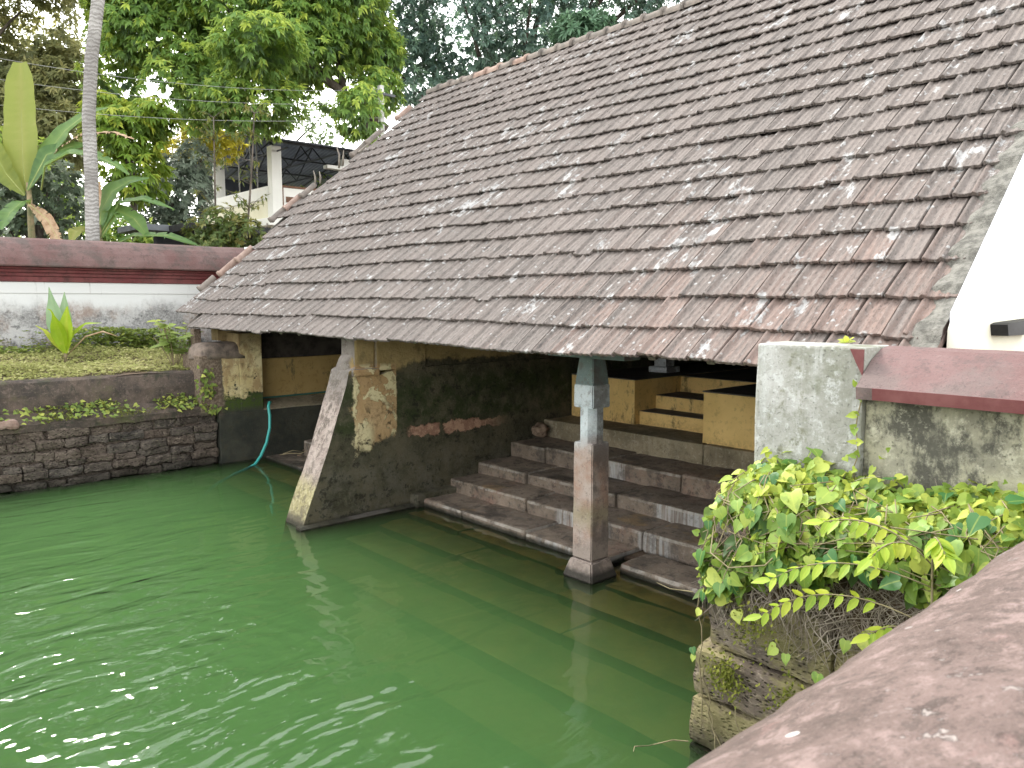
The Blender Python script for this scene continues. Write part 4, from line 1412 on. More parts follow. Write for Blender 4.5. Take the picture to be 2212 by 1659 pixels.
# weathered shelf above the blocks, then the plaster band
prism("wall_shelf", M['band'], lw, [(12.26, 0.80), (12.245, 0.90), (12.30, 0.945), (12.42, 0.985), (12.52, 1.07), (12.62, 1.13), (12.9, 1.13), (12.9, 0.80)], 'x', -13.8, 4.74, seg=0.12, amp=0.028, freq=2.2, sub=0.08)
prism("plaster_band", M['band'], lw, [(12.50, 1.03), (12.475, 1.28), (12.49, 1.46), (12.54, 1.50), (12.80, 1.50), (12.9, 1.03)], 'x', -13.8, 4.72, seg=0.15, amp=0.018, freq=2.0, sub=0.08)
tag(rbox("loose_stone", M['verge'], None, 1.70, 2.02, 12.18, 12.36, 0.885, 0.985, seg=0.05, amp=0.03, bev=0.03, freq=7), "pinkish loose stone lying on the mossy shelf of the laterite wall", "stone")

# ------------------------------------------------------------------ far compound wall, red coping
cw = thing("compound_wall", "stained whitewashed wall with mouldings and a rounded dull red coping", "wall", (2, 16, 1.5))
rbox("wall_face", M['white_far'], cw, -14, 11.0, 16.0, 16.30, 1.2, 2.93, seg=0.6, amp=0.008, bev=0.01)
rbox("plaster_strip", M['white_far'], cw, -14, 11.0, 15.982, 16.1, 2.735, 2.935, seg=0.6, amp=0.004, bev=0.006)
for i, (yo, z0, z1) in enumerate(((15.955, 2.935, 3.035), (15.925, 3.035, 3.10), (15.885, 3.10, 3.155), (15.84, 3.155, 3.20))):
    rbox("moulding", M['red_mould'], cw, -14, 11.0, yo, 16.35, z0, z1, seg=0.8, amp=0.003, bev=0.012)
cop = [(15.74, 3.20), (15.73, 3.225), (15.76, 3.33), (15.83, 3.47), (15.93, 3.59), (16.06, 3.68), (16.20, 3.72), (16.34, 3.68), (16.5, 3.56), (16.6, 3.38), (16.64, 3.2)]
prism("coping", M['red_far'], cw, cop, 'x', -14, 11.0, seg=0.35, amp=0.010, freq=1.2, smooth=False)
tag(tube("white_pipe", M['white_pl'], None, [(6.80, 15.70, 3.67), (7.2, 15.70, 3.72)], 0.03, 8), "short white plastic pipe lying against the red coping beside the tiled roof", "pipe")

# ------------------------------------------------------------------ right: pier, mouldy wall, red coping
rw = thing("boundary_wall", "mouldy cream wall with a sloping red coping ending in a bare cement pier", "wall", (4.2, 1.5, 1.6))
rbox("end_pier", M['pier'], rw, 4.16, 4.50, 1.79, 2.425, 0.9, 2.352, seg=0.12, amp=0.008, bev=0.015, freq=3)
rbox("wall_face", M['mould_wall'], rw, 4.20, 4.48, -0.3, 1.79, 0.9, 2.10, seg=0.15, amp=0.006, bev=0.01)
prism("coping", M['red_near'], rw, [(4.07, 2.085), (4.06, 2.15), (4.14, 2.215), (4.24, 2.285), (4.36, 2.34), (4.46, 2.352), (4.60, 2.335), (4.74, 2.27), (4.80, 2.18), (4.80, 2.085)], 'y', -0.3, 1.788, seg=0.14, amp=0.004, freq=3)
prism("red_patch", M['red_paint'], rw, [(1.792, 2.343), (1.865, 2.343), (1.83, 2.27), (1.792, 2.20)], 'x', 4.146, 4.157, seg=1)
prism("coping_edge_paint", M['red_paint'], rw, [(4.062, 2.088), (4.054, 2.150), (4.064, 2.150), (4.068, 2.088)], 'y', -0.3, 1.70, seg=0.2)

# ------------------------------------------------------------------ foreground parapet with worn coping
fg = thing("parapet_wall", "worn pinkish red rounded coping of the near parapet wall", "wall", (1.0, 0.15, 1.0))
FGP = [(0.52, 1.82), (0.575, 1.84), (0.60, 1.885), (0.597, 1.94), (0.558, 2.0), (0.49, 2.06), (0.39, 2.115), (0.23, 2.165), (0.06, 2.185), (-0.12, 2.165), (-0.27, 2.10), (-0.37, 2.0), (-0.42, 1.9), (-0.42, 1.83), (-0.35, 1.82)]
FGP = [(q[0], q[1] - 0.016) for q in FGP]
prism("coping", M['red_fg'], fg, FGP, 'x', -3.0, 4.1, seg=0.035, amp=0.008, freq=6.5, sub=0.04, smooth=True)
rbox("wall_body", M['mould_wall'], fg, -3.0, 4.3, -0.2, 0.40, -1.6, 1.83, seg=0.5, amp=0.006)

# ------------------------------------------------------------------ stone bank on the right
bk = thing("stone_bank", "rough laterite retaining wall at the corner of the pond under creepers", "wall", (4.0, 2.0, 0))
for z0, z1, joints, xf in ((-0.45, 0.0, (0.45, 1.3, 2.54), 3.70), (0.005, 0.30, (0.45, 1.55, 2.53), 3.71), (0.305, 0.60, (0.45, 1.0, 2.52), 3.70), (0.605, 0.99, (0.45, 1.7, 2.44), 3.76)):
    for y0, y1 in zip(joints[:-1], joints[1:]):
        rbox("stone_block", M['later_dry'], bk, xf + random.uniform(-.015, .015), 4.9, y0 + 0.006, y1 - 0.006, z0, z1 - 0.008, seg=0.07, amp=0.028, bev=0.035, freq=4.0, seed=random.uniform(0, 60))
rbox("bank_core", M['later_dry'], bk, 3.95, 5.6, 0.42, 2.46, -1.5, 0.99, seg=0.6, amp=0.0)


def bank_surf(y, t):
    """Soil slope above the stones: t=0 at the stone edge, 1 against the wall."""
    x = 3.80 + 0.45 * t ** 1.3
    z = 0.96 + 0.66 * (1 - (1 - t) ** 1.9)
    d = 0.05 * nz((x * 1.5, y, z), 1.6) + 0.03 * nz((x, y, z), 5)
    return Vector((x - d, y, z + d * 0.6))


b = bmesh.new()
g_ = []
for i in range(34):
    yy = 0.35 + (2.50 - 0.35) * i / 33
    row = [bank_surf(yy, j / 12) for j in range(13)]
    endf = min(1.0, max(0.0, (2.50 - yy) / 0.22)) ** 0.5
    row = [Vector((p.x + (1 - endf) * 0.12, p.y, 0.93 + (p.z - 0.93) * endf)) for p in row]
    g_.append([b.verts.new(p) for p in row])
for i in range(33):
    for j in range(12):
        b.faces.new((g_[i][j], g_[i][j + 1], g_[i + 1][j + 1], g_[i + 1][j]))
bmesh.ops.recalc_face_normals(b, faces=b.faces)
b.normal_update()
if sum(f.normal.z for f in b.faces) < 0:
    bmesh.ops.reverse_faces(b, faces=b.faces)
kind(from_bm("soil_bank", b, M['soil'], None, True), "structure")
rbox("pier_footing", M['ledge'], bk, 4.25, 5.6, 0.42, 2.44, 0.9, 1.50, seg=0.3, amp=0.01)

# ------------------------------------------------------------------ hose, rock, odds and ends
hp = [Vector(p) for p in ((5.62, 12.18, 0.93), (5.58, 12.14, 0.925), (5.545, 12.10, 0.86), (5.545, 12.06, 0.72), (5.52, 12.02, 0.52), (5.42, 11.94, 0.30), (5.28, 11.86, 0.11), (5.14, 11.78, 0.0), (4.98, 11.72, -0.04), (4.75, 11.66, -0.08), (4.45, 11.62, -0.18), (4.0, 11.6, -0.5))]
tag(tube("garden_hose", M['hose'], None, hp, 0.024, 10), "turquoise garden hose hanging from the ledge down into the green water", "hose")
b = bmesh.new()
bmesh.ops.create_icosphere(b, subdivisions=3, radius=1.0)
for v in b.verts:
    q = v.co
    v.co = Vector((7.78 + 0.12 * q.x, 7.98 + 0.145 * q.y, 0.735 + 0.10 * q.z * (1.0 if q.z > 0 else 0.95))) + q * 0.045 * nz(q, 1.4, 2) + q * 0.02 * nz(q, 3.5, 3)
tag(from_bm("rock", b, M['rock']), "brown broken rock lying on the upper stone step by the dark cross wall", "rock")
tw = thing("twig_debris", "dry twigs and dead leaf lying on the low slab beside the end wall", "debris", (5.8, 11.9, 0.06))
tube("twig", M['stem'], tw, [(5.62, 11.9, 0.075), (5.75, 11.8, 0.10), (5.9, 11.72, 0.085), (6.0, 11.6, 0.16)], [0.008, 0.010, 0.008, 0.004], 5)
tube("twig", M['stem'], tw, [(5.7, 11.95, 0.075), (5.85, 11.9, 0.12), (6.0, 11.85, 0.09)], [0.006, 0.008, 0.004], 5)
leaves("dead_leaf", M['dead'], tw, [(5.95, 11.75, 0.12), (5.78, 11.6, 0.08)], [(0.6, -0.7, 0.4), (1, 0.2, 0.1)], [(0, 0.3, 1), (0, 0, 1)], 0.13, 0.04, np.array([.5, .5]), 'lance')

# ------------------------------------------------------------------ ground cover on the terrace
r = np.random.default_rng(11)
n = 11000
px_ = r.uniform(-1.5, 4.95, n)
py_ = 12.62 + 3.35 * r.random(n) ** 1.15
py_ = np.minimum(py_, 15.95)
keep = np.array([mnoise.noise(Vector((a * .9, b_ * .9, 0))) > -0.62 for a, b_ in zip(px_, py_)])
px_, py_ = px_[keep], py_[keep]
n = len(px_)
hh = np.array([gz(a, b_) for a, b_ in zip(px_, py_)])
tall = np.array([max(0.0, mnoise.noise(Vector((a * 1.1, b_ * 1.1, 5)))) for a, b_ in zip(px_, py_)])
back = np.clip((py_ - 14.9) / 1.0, 0, 1)
lift = r.random(n) * (0.05 + 0.13 * tall + 0.25 * back * tall)
P, D, N, T = [], [], [], []
for j in range(3):
    a = r.uniform(0, 2 * np.pi, n)
    el_ = r.uniform(0.0, 0.8, n)
    D.append(np.stack([np.cos(a) * np.cos(el_), np.sin(a) * np.cos(el_), np.sin(el_)], 1))
    P.append(np.stack([px_ + r.normal(scale=.02, size=n), py_ + r.normal(scale=.02, size=n), hh + lift], 1))
    N.append(np.tile([0, 0, 1.0], (n, 1)) + r.normal(scale=.3, size=(n, 3)))
    pat = np.array([mnoise.noise(Vector((x_ * .7, y_ * .7, 9))) for x_, y_ in zip(px_, py_)])
    T.append(np.clip(0.62 - 0.75 * back + 0.6 * pat + r.normal(scale=.22, size=n), 0, 1))
P, D, N, T = map(np.concatenate, (P, D, N, T))
Lr = r.uniform(0.03, 0.07, len(P))
kind(leaves("grass", M['grass'], None, P, D, N, Lr, Lr * 0.30, T), "stuff")
# taller weeds in front of the stained wall
n = 1500
wx = np.concatenate([r.normal(4.2, 0.55, 750), r.normal(4.9, 0.3, 150), r.uniform(-1, 3.0, 600)])
wy = 15.2 + 0.6 * r.random(n)
wz = np.array([gz(a, b_) for a, b_ in zip(wx, wy)]) + np.concatenate([0.42 * r.random(900) ** .8, 0.16 * r.random(600)])
P = np.repeat(np.stack([wx, wy, wz], 1), 4, 0)
a = r.uniform(0, 2 * np.pi, len(P))
D = np.stack([np.cos(a), np.sin(a), r.uniform(-.5, .5, len(P))], 1)
kind(leaves("weeds", M['weed'], None, P, D, np.tile([0, 0, 1.], (len(P), 1)) + r.normal(scale=.3, size=(len(P), 3)), r.uniform(.05, .10, len(P)), r.uniform(.018, .03, len(P)), np.clip(r.normal(.45, .2, len(P)), 0, 1)), "stuff")
# looser sprigs standing out of the ground cover
n = 900
wx = r.uniform(-1.2, 4.85, n)
wy = 12.58 + 3.0 * r.random(n)
ok = np.array([mnoise.noise(Vector((a_ * 1.3, b_ * 1.3, 8))) > -.05 for a_, b_ in zip(wx, wy)])
wx, wy = wx[ok], wy[ok]
P, D, T = [], [], []
for a_, b_ in zip(wx, wy):
    h0, hg, tn = gz(a_, b_), r.uniform(.05, .17), r.uniform(.3, 1)
    for k in range(7):
        f = (k + 1) / 7
        P.append((a_ + r.normal(0, .012), b_ + r.normal(0, .012), h0 + hg * f))
        D.append((r.normal(), r.normal(), r.uniform(-.2, .6)))
        T.append(min(1, max(0, tn + r.normal(0, .12))))
kind(leaves("ground_sprigs", M['grass'], None, P, D, np.tile([0, 0, 1.], (len(P), 1)) + r.normal(scale=.3, size=(len(P), 3)), r.uniform(.03, .07, len(P)), r.uniform(.008, .018, len(P)), np.array(T)), "stuff")
# leaves growing along the shelf of the laterite wall
sx = np.concatenate([r.normal(m_, s_d, k) for m_, s_d, k in ((2.25, .12, 45), (3.05, .14, 80), (2.75, .10, 30), (3.5, .15, 14), (4.2, .16, 95), (4.5, .1, 40), (1.75, .2, 30), (0.3, .6, 60))])
n = len(sx)
sy = r.uniform(12.22, 12.52, n)
sz = 0.93 + (sy - 12.25) * 0.62 + r.random(n) * 0.07
P = np.stack([sx, sy - 0.03, sz], 1)
a = r.uniform(0, 2 * np.pi, n)
D = np.stack([np.cos(a), np.sin(a) - .4, r.uniform(-.6, .4, n)], 1)
kind(leaves("shelf_plants", M['weed'], None, P, D, np.tile([0, -.7, 1.], (n, 1)) + r.normal(scale=.35, size=(n, 3)), r.uniform(.04, .085, n), r.uniform(.018, .034, n), np.clip(r.normal(.62, .25, n), 0, 1), 'heart'), "stuff")
n = 6000
sx = r.uniform(-1.2, 4.7, n)
sy = r.uniform(12.24, 12.54, n)
ok = np.array([mnoise.noise(Vector((a_ * 2.2, b_ * 3, 2))) > -.02 for a_, b_ in zip(sx, sy)])
sx, sy = sx[ok], sy[ok]
n = len(sx)
P = np.stack([sx, sy - .015, 0.925 + (sy - 12.25) * 0.68 + r.random(n) * .02], 1)
D = unit(r.normal(size=(n, 3)) + np.array([0, -.3, .6]))
kind(leaves("shelf_moss", M['moss'], None, P, D, np.tile([0, -.5, 1.], (n, 1)), r.uniform(.012, .035, n), r.uniform(.006, .012, n), np.clip(r.normal(.35, .25, n), 0, 1)), "stuff")
# small leaves clinging to the rough end of the end pier
n = 70
P = np.stack([r.normal(4.60, .09, n), 12.215 + r.normal(0, .012, n), r.uniform(.85, 1.55, n)], 1)
D = np.stack([r.normal(0, .7, n), r.normal(-.4, .2, n), r.normal(-.3, .6, n)], 1)
kind(leaves("wall_weeds", M['weed'], None, P, D, np.tile([0, -1., .4], (n, 1)), r.uniform(.04, .09, n), r.uniform(.02, .035, n), np.clip(r.normal(.5, .3, n), 0, 1), 'heart'), "stuff")


def blade(name, mat, parent, pts, halfw, updir=(0, 0, 1), fold=0.25, segs=None, tears=0, seed=0, tint=0.5):
    """Broad leaf blade along a midrib of points; halfw is a list of half widths; optional tears along the veins."""
    rr = random.Random(seed)
    pts = [Vector(p) for p in pts]
    m = segs or 16
    # resample
    cum = [0]
    for a_, b_ in zip(pts[:-1], pts[1:]):
        cum.append(cum[-1] + (b_ - a_).length)

    def at(t):
        d = t * cum[-1]
        for i in range(len(pts) - 1):
            if d <= cum[i + 1] + 1e-9:
                k = (d - cum[i]) / max(1e-9, cum[i + 1] - cum[i])
                return pts[i].lerp(pts[i + 1], k)
        return pts[-1]

    def wid(t):
        q = t * (len(halfw) - 1)
        i = min(int(q), len(halfw) - 2)
        return halfw[i] + (halfw[i + 1] - halfw[i]) * (q - i)
    mid, V, F, T = [], [], [], []
    for i in range(m + 1):
        t = i / m
        p = at(t)
        d = (at(min(1, t + .02)) - at(max(0, t - .02))).normalized()
        u = Vector(updir)
        x = d.cross(u).normalized()
        u = x.cross(d).normalized()
        w_ = wid(t)
        wob = (0.05 * math.sin(9 * t + seed) + .04 * math.sin(31 * t + seed)) * w_
        row = [p - x * w_ + u * (w_ * fold + wob) + d * w_ * .12, p - x * w_ * .5 + u * w_ * fold * .62, p, p + x * w_ * .5 + u * w_ * fold * .62, p + x * w_ + u * (w_ * fold - wob) + d * w_ * .12]
        V += [tuple(q) for q in row]
        rv = rr.uniform(-.14, .14)
        eb = .25 if rr.random() < .12 else 0
        T += [tint + rv - 0.05 + eb, tint + rv, min(1, tint + .25), tint + rv * .8, tint + rv + eb]
    for i in range(m):
        torn = tears and rr.random() < tears
        for k in range(4):
            if torn and k in (0, 3):
                # split: the outer strip hangs from its own edge
                a0 = len(V)
                o0, o1 = (5 * i + k, 5 * (i + 1) + k) if k == 0 else (5 * i + k + 1, 5 * (i + 1) + k + 1)
                q0, q1 = Vector(V[o0]), Vector(V[o1])
                q0 = q0.lerp(q1, .3) + Vector((0, 0, -.05))
                V += [tuple(q0)]
                T += [tint]
                if k == 0:
                    F.append((a0, 5 * i + 1, 5 * (i + 1) + 1, 5 * (i + 1)))
                else:
                    F.append((5 * i + 3, a0, 5 * (i + 1) + 4, 5 * (i + 1) + 3))
            else:
                F.append((5 * i + k, 5 * i + k + 1, 5 * (i + 1) + k + 1, 5 * (i + 1) + k))
    return from_np(name, np.array(V), np.array(F), mat, parent, tint=np.clip(T, 0, 1), smooth=True)


# coconut seedling on the terrace
sb = Vector((3.08, 14.2, gz(3.08, 14.2)))
sd = thing("coconut_seedling", "young coconut palm with broad upright bright green leaves on the grassy terrace", "plant", sb)
tube("stem", M['stem'], sd, [sb - Vector((0, 0, .05)), sb + Vector((0, 0, .16)), sb + Vector((.01, 0, .32))], [.03, .026, .018], 8)


def sl_(dx, dy, dz):
    return sb + Vector((dx, dy, dz))


lx_, ly_ = 0.74, -0.67         # across the line of sight
for nm, mt, pts, hw, up_, tn in (
    ('leaf', 'cocos_g', [(0, 0, .2), (-.10 * lx_, .1, .65), (-.20 * lx_, .14, 1.22)], [.02, .10, .15, .12, .05, .005], (-.6, -.75, .2), .4),
    ('leaf', 'cocos_g', [(0, 0, .2), (.07 * lx_, .1, .65), (.08 * lx_, .10, 1.14)], [.02, .09, .12, .10, .05, .005], (-.5, -.8, .2), .5),
    ('leaf', 'cocos', [(0, -.02, .15), (-.10 * lx_, -.02, .5), (-.23 * lx_, -.05, .84), (-.31 * lx_, -.06, .87)], [.02, .09, .13, .09, .02, .005], (-.6, -.75, .3), .45),
    ('leaf', 'cocos', [(0, -.03, .15), (.02, -.08, .55), (.04, -.12, .91)], [.02, .09, .125, .11, .06, .008], (-.6, -.75, .3), .6),
    ('leaf', 'cocos', [(0, 0, .15), (.16 * lx_, .16 * ly_, .45), (.36 * lx_, .36 * ly_, .62), (.62 * lx_, .62 * ly_, .64)], [.02, .07, .10, .06, .03, .005], (-.4, -.3, 1), .5),
    ('leaf', 'cocos', [(0, 0, .12), (-.16 * lx_, -.16 * ly_, .32), (-.32 * lx_, -.32 * ly_, .52), (-.46 * lx_, -.46 * ly_, .60)], [.012, .03, .05, .04, .02, .005], (-.4, -.3, 1), .9)):
    blade(nm, M[mt], sd, [sl_(*p) for p in pts], hw, up_, fold=.35, tint=tn, seed=len(pts) + int(tn * 10))
tube("dead_frond", M['dead'], sd, [sb + Vector((.02, .05, .1)), sb + Vector((.26, -.2, .42)), sb + Vector((.48, -.35, .50)), sb + Vector((.66, -.5, .42))], [.008, .012, .014, .004], 5)

# leafy plant beside the corner of the bath house
spb = Vector((4.42, 13.1, 1.5))
sp = thing("leafy_shrub", "light green leafy shrub beside the corner of the tiled roof", "shrub", spb)
stems, P, D, N, T = [], [], [], [], []
rr = random.Random(5)
for i in range(13):
    a = rr.uniform(0, 6.28)
    tip = spb + Vector((math.cos(a) * rr.uniform(.06, .36), math.sin(a) * .22 - .05, rr.uniform(.35, .80)))
    stems.append(([tuple(q) for q in curve_pts(spb - Vector((0, 0, .06)), tip, -.06, 5)], [.008] * 6))
    for j in range(9):
        q = spb.lerp(tip, rr.uniform(.45, 1.05)) + Vector((0, 0, .05))
        b_ = rr.uniform(0, 6.28)
        P.append(q)
        D.append((math.cos(b_), math.sin(b_) - .3, rr.uniform(-.25, .45)))
        N.append((rr.uniform(-.3, .3), -.4, 1))
        T.append(min(1, max(0, .35 + .75 * (q.z - spb.z - .3) + rr.uniform(-.15, .15))))
tubes("stem", M['stem'], sp, stems)
rl = np.random.default_rng(3)
kind(leaves("foliage", M['weed'], sp, P, D, N, rl.uniform(.12, .24, len(P)), rl.uniform(.035, .06, len(P)), np.array(T), 'lance'), "stuff")

# ------------------------------------------------------------------ creepers on the stone bank
cr = thing("creeper", "heart leaved yellow green creeper hanging over the stone bank below the cement pier", "creeper", (3.85, 1.7, 1.3))


def heart_mesh(i):
    q = random.Random(i)
    b = bmesh.new()
    k = 0.92 + 0.16 * q.random()
    out = [(-.05, -.22, .03), (.05, -.43, .07), (.25, -.50 * k, .08), (.50, -.42 * k, .06), (.78, -.18, .02)]
    mid = [b.verts.new((0, v, -.25 * v * v)) for v in (0.06, .25, .50, .78, 1.02)]
    cup, tipd = q.uniform(-.4, 1.6), q.uniform(.0, .45)
    L = [b.verts.new((x, v, cup * z - tipd * v * v + q.uniform(-.03, .03))) for v, x, z in out]
    Rr = [b.verts.new((-x * q.uniform(.85, 1), v, cup * z - tipd * v * v + q.uniform(-.03, .03))) for v, x, z in out]
    for S_, fl in ((L, 0), (Rr, 1)):
        fs = [(mid[0], S_[0], S_[1]), (mid[0], S_[1], S_[2], mid[1]), (mid[1], S_[2], S_[3], mid[2]), (mid[2], S_[3], S_[4], mid[3]), (mid[3], S_[4], mid[4])]
        for f in fs:
            b.faces.new(f if not fl else f[::-1])
    me = bpy.data.meshes.new("leaf")
    b.normal_update()
    b.to_mesh(me)
    b.free()
    for p in me.polygons:
        p.use_smooth = True
    me.materials.append(M['creep_o'])
    return me


HEARTS = [heart_mesh(i) for i in range(9)]


def creep_surf(u, v):
    """u along the bank (0 near the water corner, 1 towards the near wall), v from the wall (0) over the bulge down the face (1)."""
    y = 2.46 - 1.72 * u
    zt = 1.635 + 0.06 * u + 0.03 * math.sin(u * 9)
    drop = 0.42 - 0.14 * u + 0.12 * math.sin(u * 7 + 1) + 0.06 * math.sin(u * 19)
    if v < 0.42:
        k = v / 0.42
        x = 4.18 - 0.40 * k
        z = zt - 0.10 * k * k
    else:
        k = (v - 0.42) / 0.58
        x = 3.78 - 0.12 * math.sin(k * 2.2)
        z = zt - 0.10 - drop * k
    e = min(1, u / 0.10)
    y += (1 - e) * 0.02
    return Vector((x + (1 - e) * .05, y, z - (1 - e) * .10))


def creep_norm(v):
    return Vector((-0.35, 0.05, 0.95)) if v < .3 else (Vector((-0.75, 0.1, 0.65)) if v < .5 else Vector((-0.92, 0.12, 0.36)))


rc = random.Random(21)
placed = []
tries = 0
while len(placed) < 280 and tries < 5000:
    tries += 1
    u, v = rc.random() ** 0.95, rc.random()
    if mnoise.noise(Vector((u * 4.2, v * 3.0, 4))) < -0.22 - (0.1 if v < .5 else -.06):
        continue
    p = creep_surf(u, v) + Vector((rc.gauss(-.02, .03), rc.gauss(0, .03), rc.gauss(.0, .03)))
    nrm = (creep_norm(v) + Vector((rc.gauss(0, .35), rc.gauss(0, .35), rc.gauss(0, .30)))).normalized()
    down = Vector((rc.gauss(-.35, .5), rc.gauss(0, .55), rc.gauss(-.75, .35)))
    size = rc.choice((.05, .06, .065, .075, .085, .095, .11, .12)) * rc.uniform(.85, 1.1)
    placed.append((p, down, nrm, size))
# stragglers lower down on the soil and roots
for (yy, zz, sz) in ((2.36, .98, .07), (2.2, .92, .08), (1.95, .80, .075), (1.90, .78, .06), (1.72, .74, .07), (1.68, .72, .07), (1.60, .95, .07), (1.52, .99, .08), (1.45, .62, .07), (1.40, .60, .06), (2.42, .86, .05), (2.47, .62, .05), (2.46, .58, .045), (1.50, .50, .07), (1.42, .47, .05), (1.62, .42, .05), (1.32, .80, .08), (1.25, .76, .075), (1.2, .9, .07), (1.1, .8, .07)):
    placed.append((Vector((3.66 if zz > .9 else 3.64, yy, zz)), Vector((-.3, rc.gauss(0, .5), -1)), Vector((-.9, .1, .45)), sz))


def place_leaf(me, p, d, nrm, size, parent, name="leaf"):
    d = (d - nrm * d.dot(nrm)).normalized()
    x = d.cross(nrm).normalized()
    mt = Matrix((x, d, nrm)).transposed().to_4x4()
    o = bpy.data.objects.new(name, me)
    mt = mt @ Matrix.Scale(size, 4)
    mt.translation = p
    o.matrix_world = mt
    COL.objects.link(o)
    o.parent = parent
    q, off = parent, Vector((0, 0, 0))
    while q is not None:
        off += q.location
        q = q.parent
    o.location = p - off
    return o


for i, (p, d, nrm, s) in enumerate(placed[:300]):
    place_leaf(HEARTS[i % 9], p, d, nrm, s, cr)
# the rest of the leaf mass, underneath and between
n = 2600
u = r.random(n)
v = r.random(n)
keep = np.array([mnoise.noise(Vector((a_ * 4.2, b_ * 3.0, 4))) > -.30 - (.10 if b_ < .5 else -.10) for a_, b_ in zip(u, v)])
u, v = u[keep], v[keep]
P = np.array([creep_surf(a_, b_) for a_, b_ in zip(u, v)]) + r.normal(scale=.025, size=(len(u), 3)) + np.array([.025, 0, -.012])
N = np.array([creep_norm(b_) for b_ in v]) + r.normal(scale=.35, size=(len(u), 3))
D = np.stack([r.normal(-.3, .5, len(u)), r.normal(0, .6, len(u)), r.normal(-.6, .5, len(u))], 1)
Lr = r.uniform(.035, .09, len(u))
kind(leaves("leaf_mass", M['creep'], cr, P, D, N, Lr, Lr * .42, np.clip(r.normal(.58, .24, len(u)) + .18 * (v < .42) - .22 * (v > .6), 0, 1), 'heart'), "stuff")  # tint lighter on top, darker down the face: light painted into the leaves
st_ = []
for i in range(60):
    u0 = rc.random()
    v0 = rc.uniform(.1, .6)
    pts = [creep_surf(min(1, max(0, u0 + .05 * k * rc.uniform(-1, 1.2))), min(1, v0 + .11 * k)) + Vector((rc.gauss(-.02, .015), 0, rc.gauss(.01, .02))) for k in range(5)]
    st_.append(([tuple(q) for q in pts], [.0035, .0035, .003, .003, .002]))
for y0, ys_, z0, z1 in ((2.44, 2.40, .95, .15), (2.40, 2.30, .52, .02), (2.30, 2.05, .55, .03), (2.42, 2.22, .40, -.03), (1.95, 1.55, .42, .10)):
    st_.append(([(3.655 + .01 * math.sin(k * 2.1 + y0 * 9), y0 + (ys_ - y0) * k / 8 + .012 * math.sin(k * 1.7), z0 + (z1 - z0) * k / 8) for k in range(9)], [.0035] * 9))
st_.append(([(3.72, 2.40, 1.34), (3.60, 2.34, 1.22), (3.56, 2.20, 1.18), (3.58, 2.0, 1.24), (3.66, 1.92, 1.36)], [.004] * 5))
st_.append(([(3.68, 2.50, .93), (3.62, 2.62, .93), (3.6, 2.70, .95)], [.004, .003, .002]))
st_.append(([(3.67, 2.50, .02), (3.60, 2.56, .03), (3.50, 2.66, -.01), (3.42, 2.70, .0), (3.36, 2.66, .01)], [.004, .004, .003, .003, .002]))
tubes("stem", M['stem'], cr, st_, 5)
# a thin vine climbing the joint between pier and wall
vt = thing("climbing_vine", "thin vine climbing the joint between the cement pier and mouldy wall", "vine", (4.14, 1.8, 1.6))
pts = [Vector((4.14 - .01 * (k % 2), 1.80 + .012 * math.sin(k * 1.9), 1.62 + .075 * k)) for k in range(8)]
tube("stem", M['stem'], vt, pts, .0035, 5)
P = [pts[k] + Vector((-.01, 0, 0)) for k in range(8) for _ in (0, 1)] + [Vector((4.13, yy, zz)) for yy, zz in ((2.30, 1.70), (2.31, 1.74), (2.02, 1.70), (2.02, 1.73), (1.86, 1.76), (1.70, 1.73), (1.55, 1.70), (1.66, 1.78), (1.64, 1.82), (1.12, 1.73), (1.10, 1.75), (1.34, 1.70))]
kind_leaf = leaves("foliage", M['creep'], vt, P, [(-.4, rc.gauss(0, .8), rc.gauss(.1, .5)) for _ in P], [(-1, 0, .4)] * len(P), [rc.uniform(.03, .06) for _ in P], [rc.uniform(.012, .024) for _ in P], np.array([rc.uniform(.5, 1) for _ in P]), 'heart')
kind(kind_leaf, "stuff")
tg = thing("roof_seedling", "tiny bright green weed sprouting from the gutter tile behind the pier", "weed", (4.52, 1.98, 2.40))
leaves("foliage", M['creep'], tg, [(4.45, 2.02, 2.36)] * 6, [(-.5, .9, .5), (-.3, -.8, .7), (.3, .6, .9), (-.4, .1, 1), (-.2, -1, .3), (-.6, 1, .15)], [(-.5, 0, 1)] * 6, [.06, .07, .05, .055, .06, .05], [.018] * 6, np.array([.9, 1, .8, 1, .95, .9]), 'lance')

# plant with rows of leaflets in front of the creeper
pn = thing("pinnate_sapling", "lime green sapling with rows of leaflets standing before the creeper", "sapling", (3.62, 1.21, 0.9))


def leaflet_mesh(i):
    b = bmesh.new()
    mid = [b.verts.new((0, v, -.02)) for v in (0, .3, .65)] + [b.verts.new((0, 1, -.06))]
    L = [b.verts.new((x, v, .03)) for v, x in ((.10, .15), (.38, .24), (.70, .17))]
    Rr = [b.verts.new((-x, v, .03)) for v, x in ((.10, .15), (.38, .24), (.70, .17))]
    for S_, fl in ((L, 0), (Rr, 1)):
        for f in ((mid[0], S_[0], S_[1], mid[1]), (mid[1], S_[1], S_[2], mid[2]), (mid[2], S_[2], mid[3])):
            b.faces.new(f if not fl else f[::-1])
    me = bpy.data.meshes.new("leaflet")
    b.normal_update()
    b.to_mesh(me)
    b.free()
    for p in me.polygons:
        p.use_smooth = True
    me.materials.append(M['pinnate'])
    return me


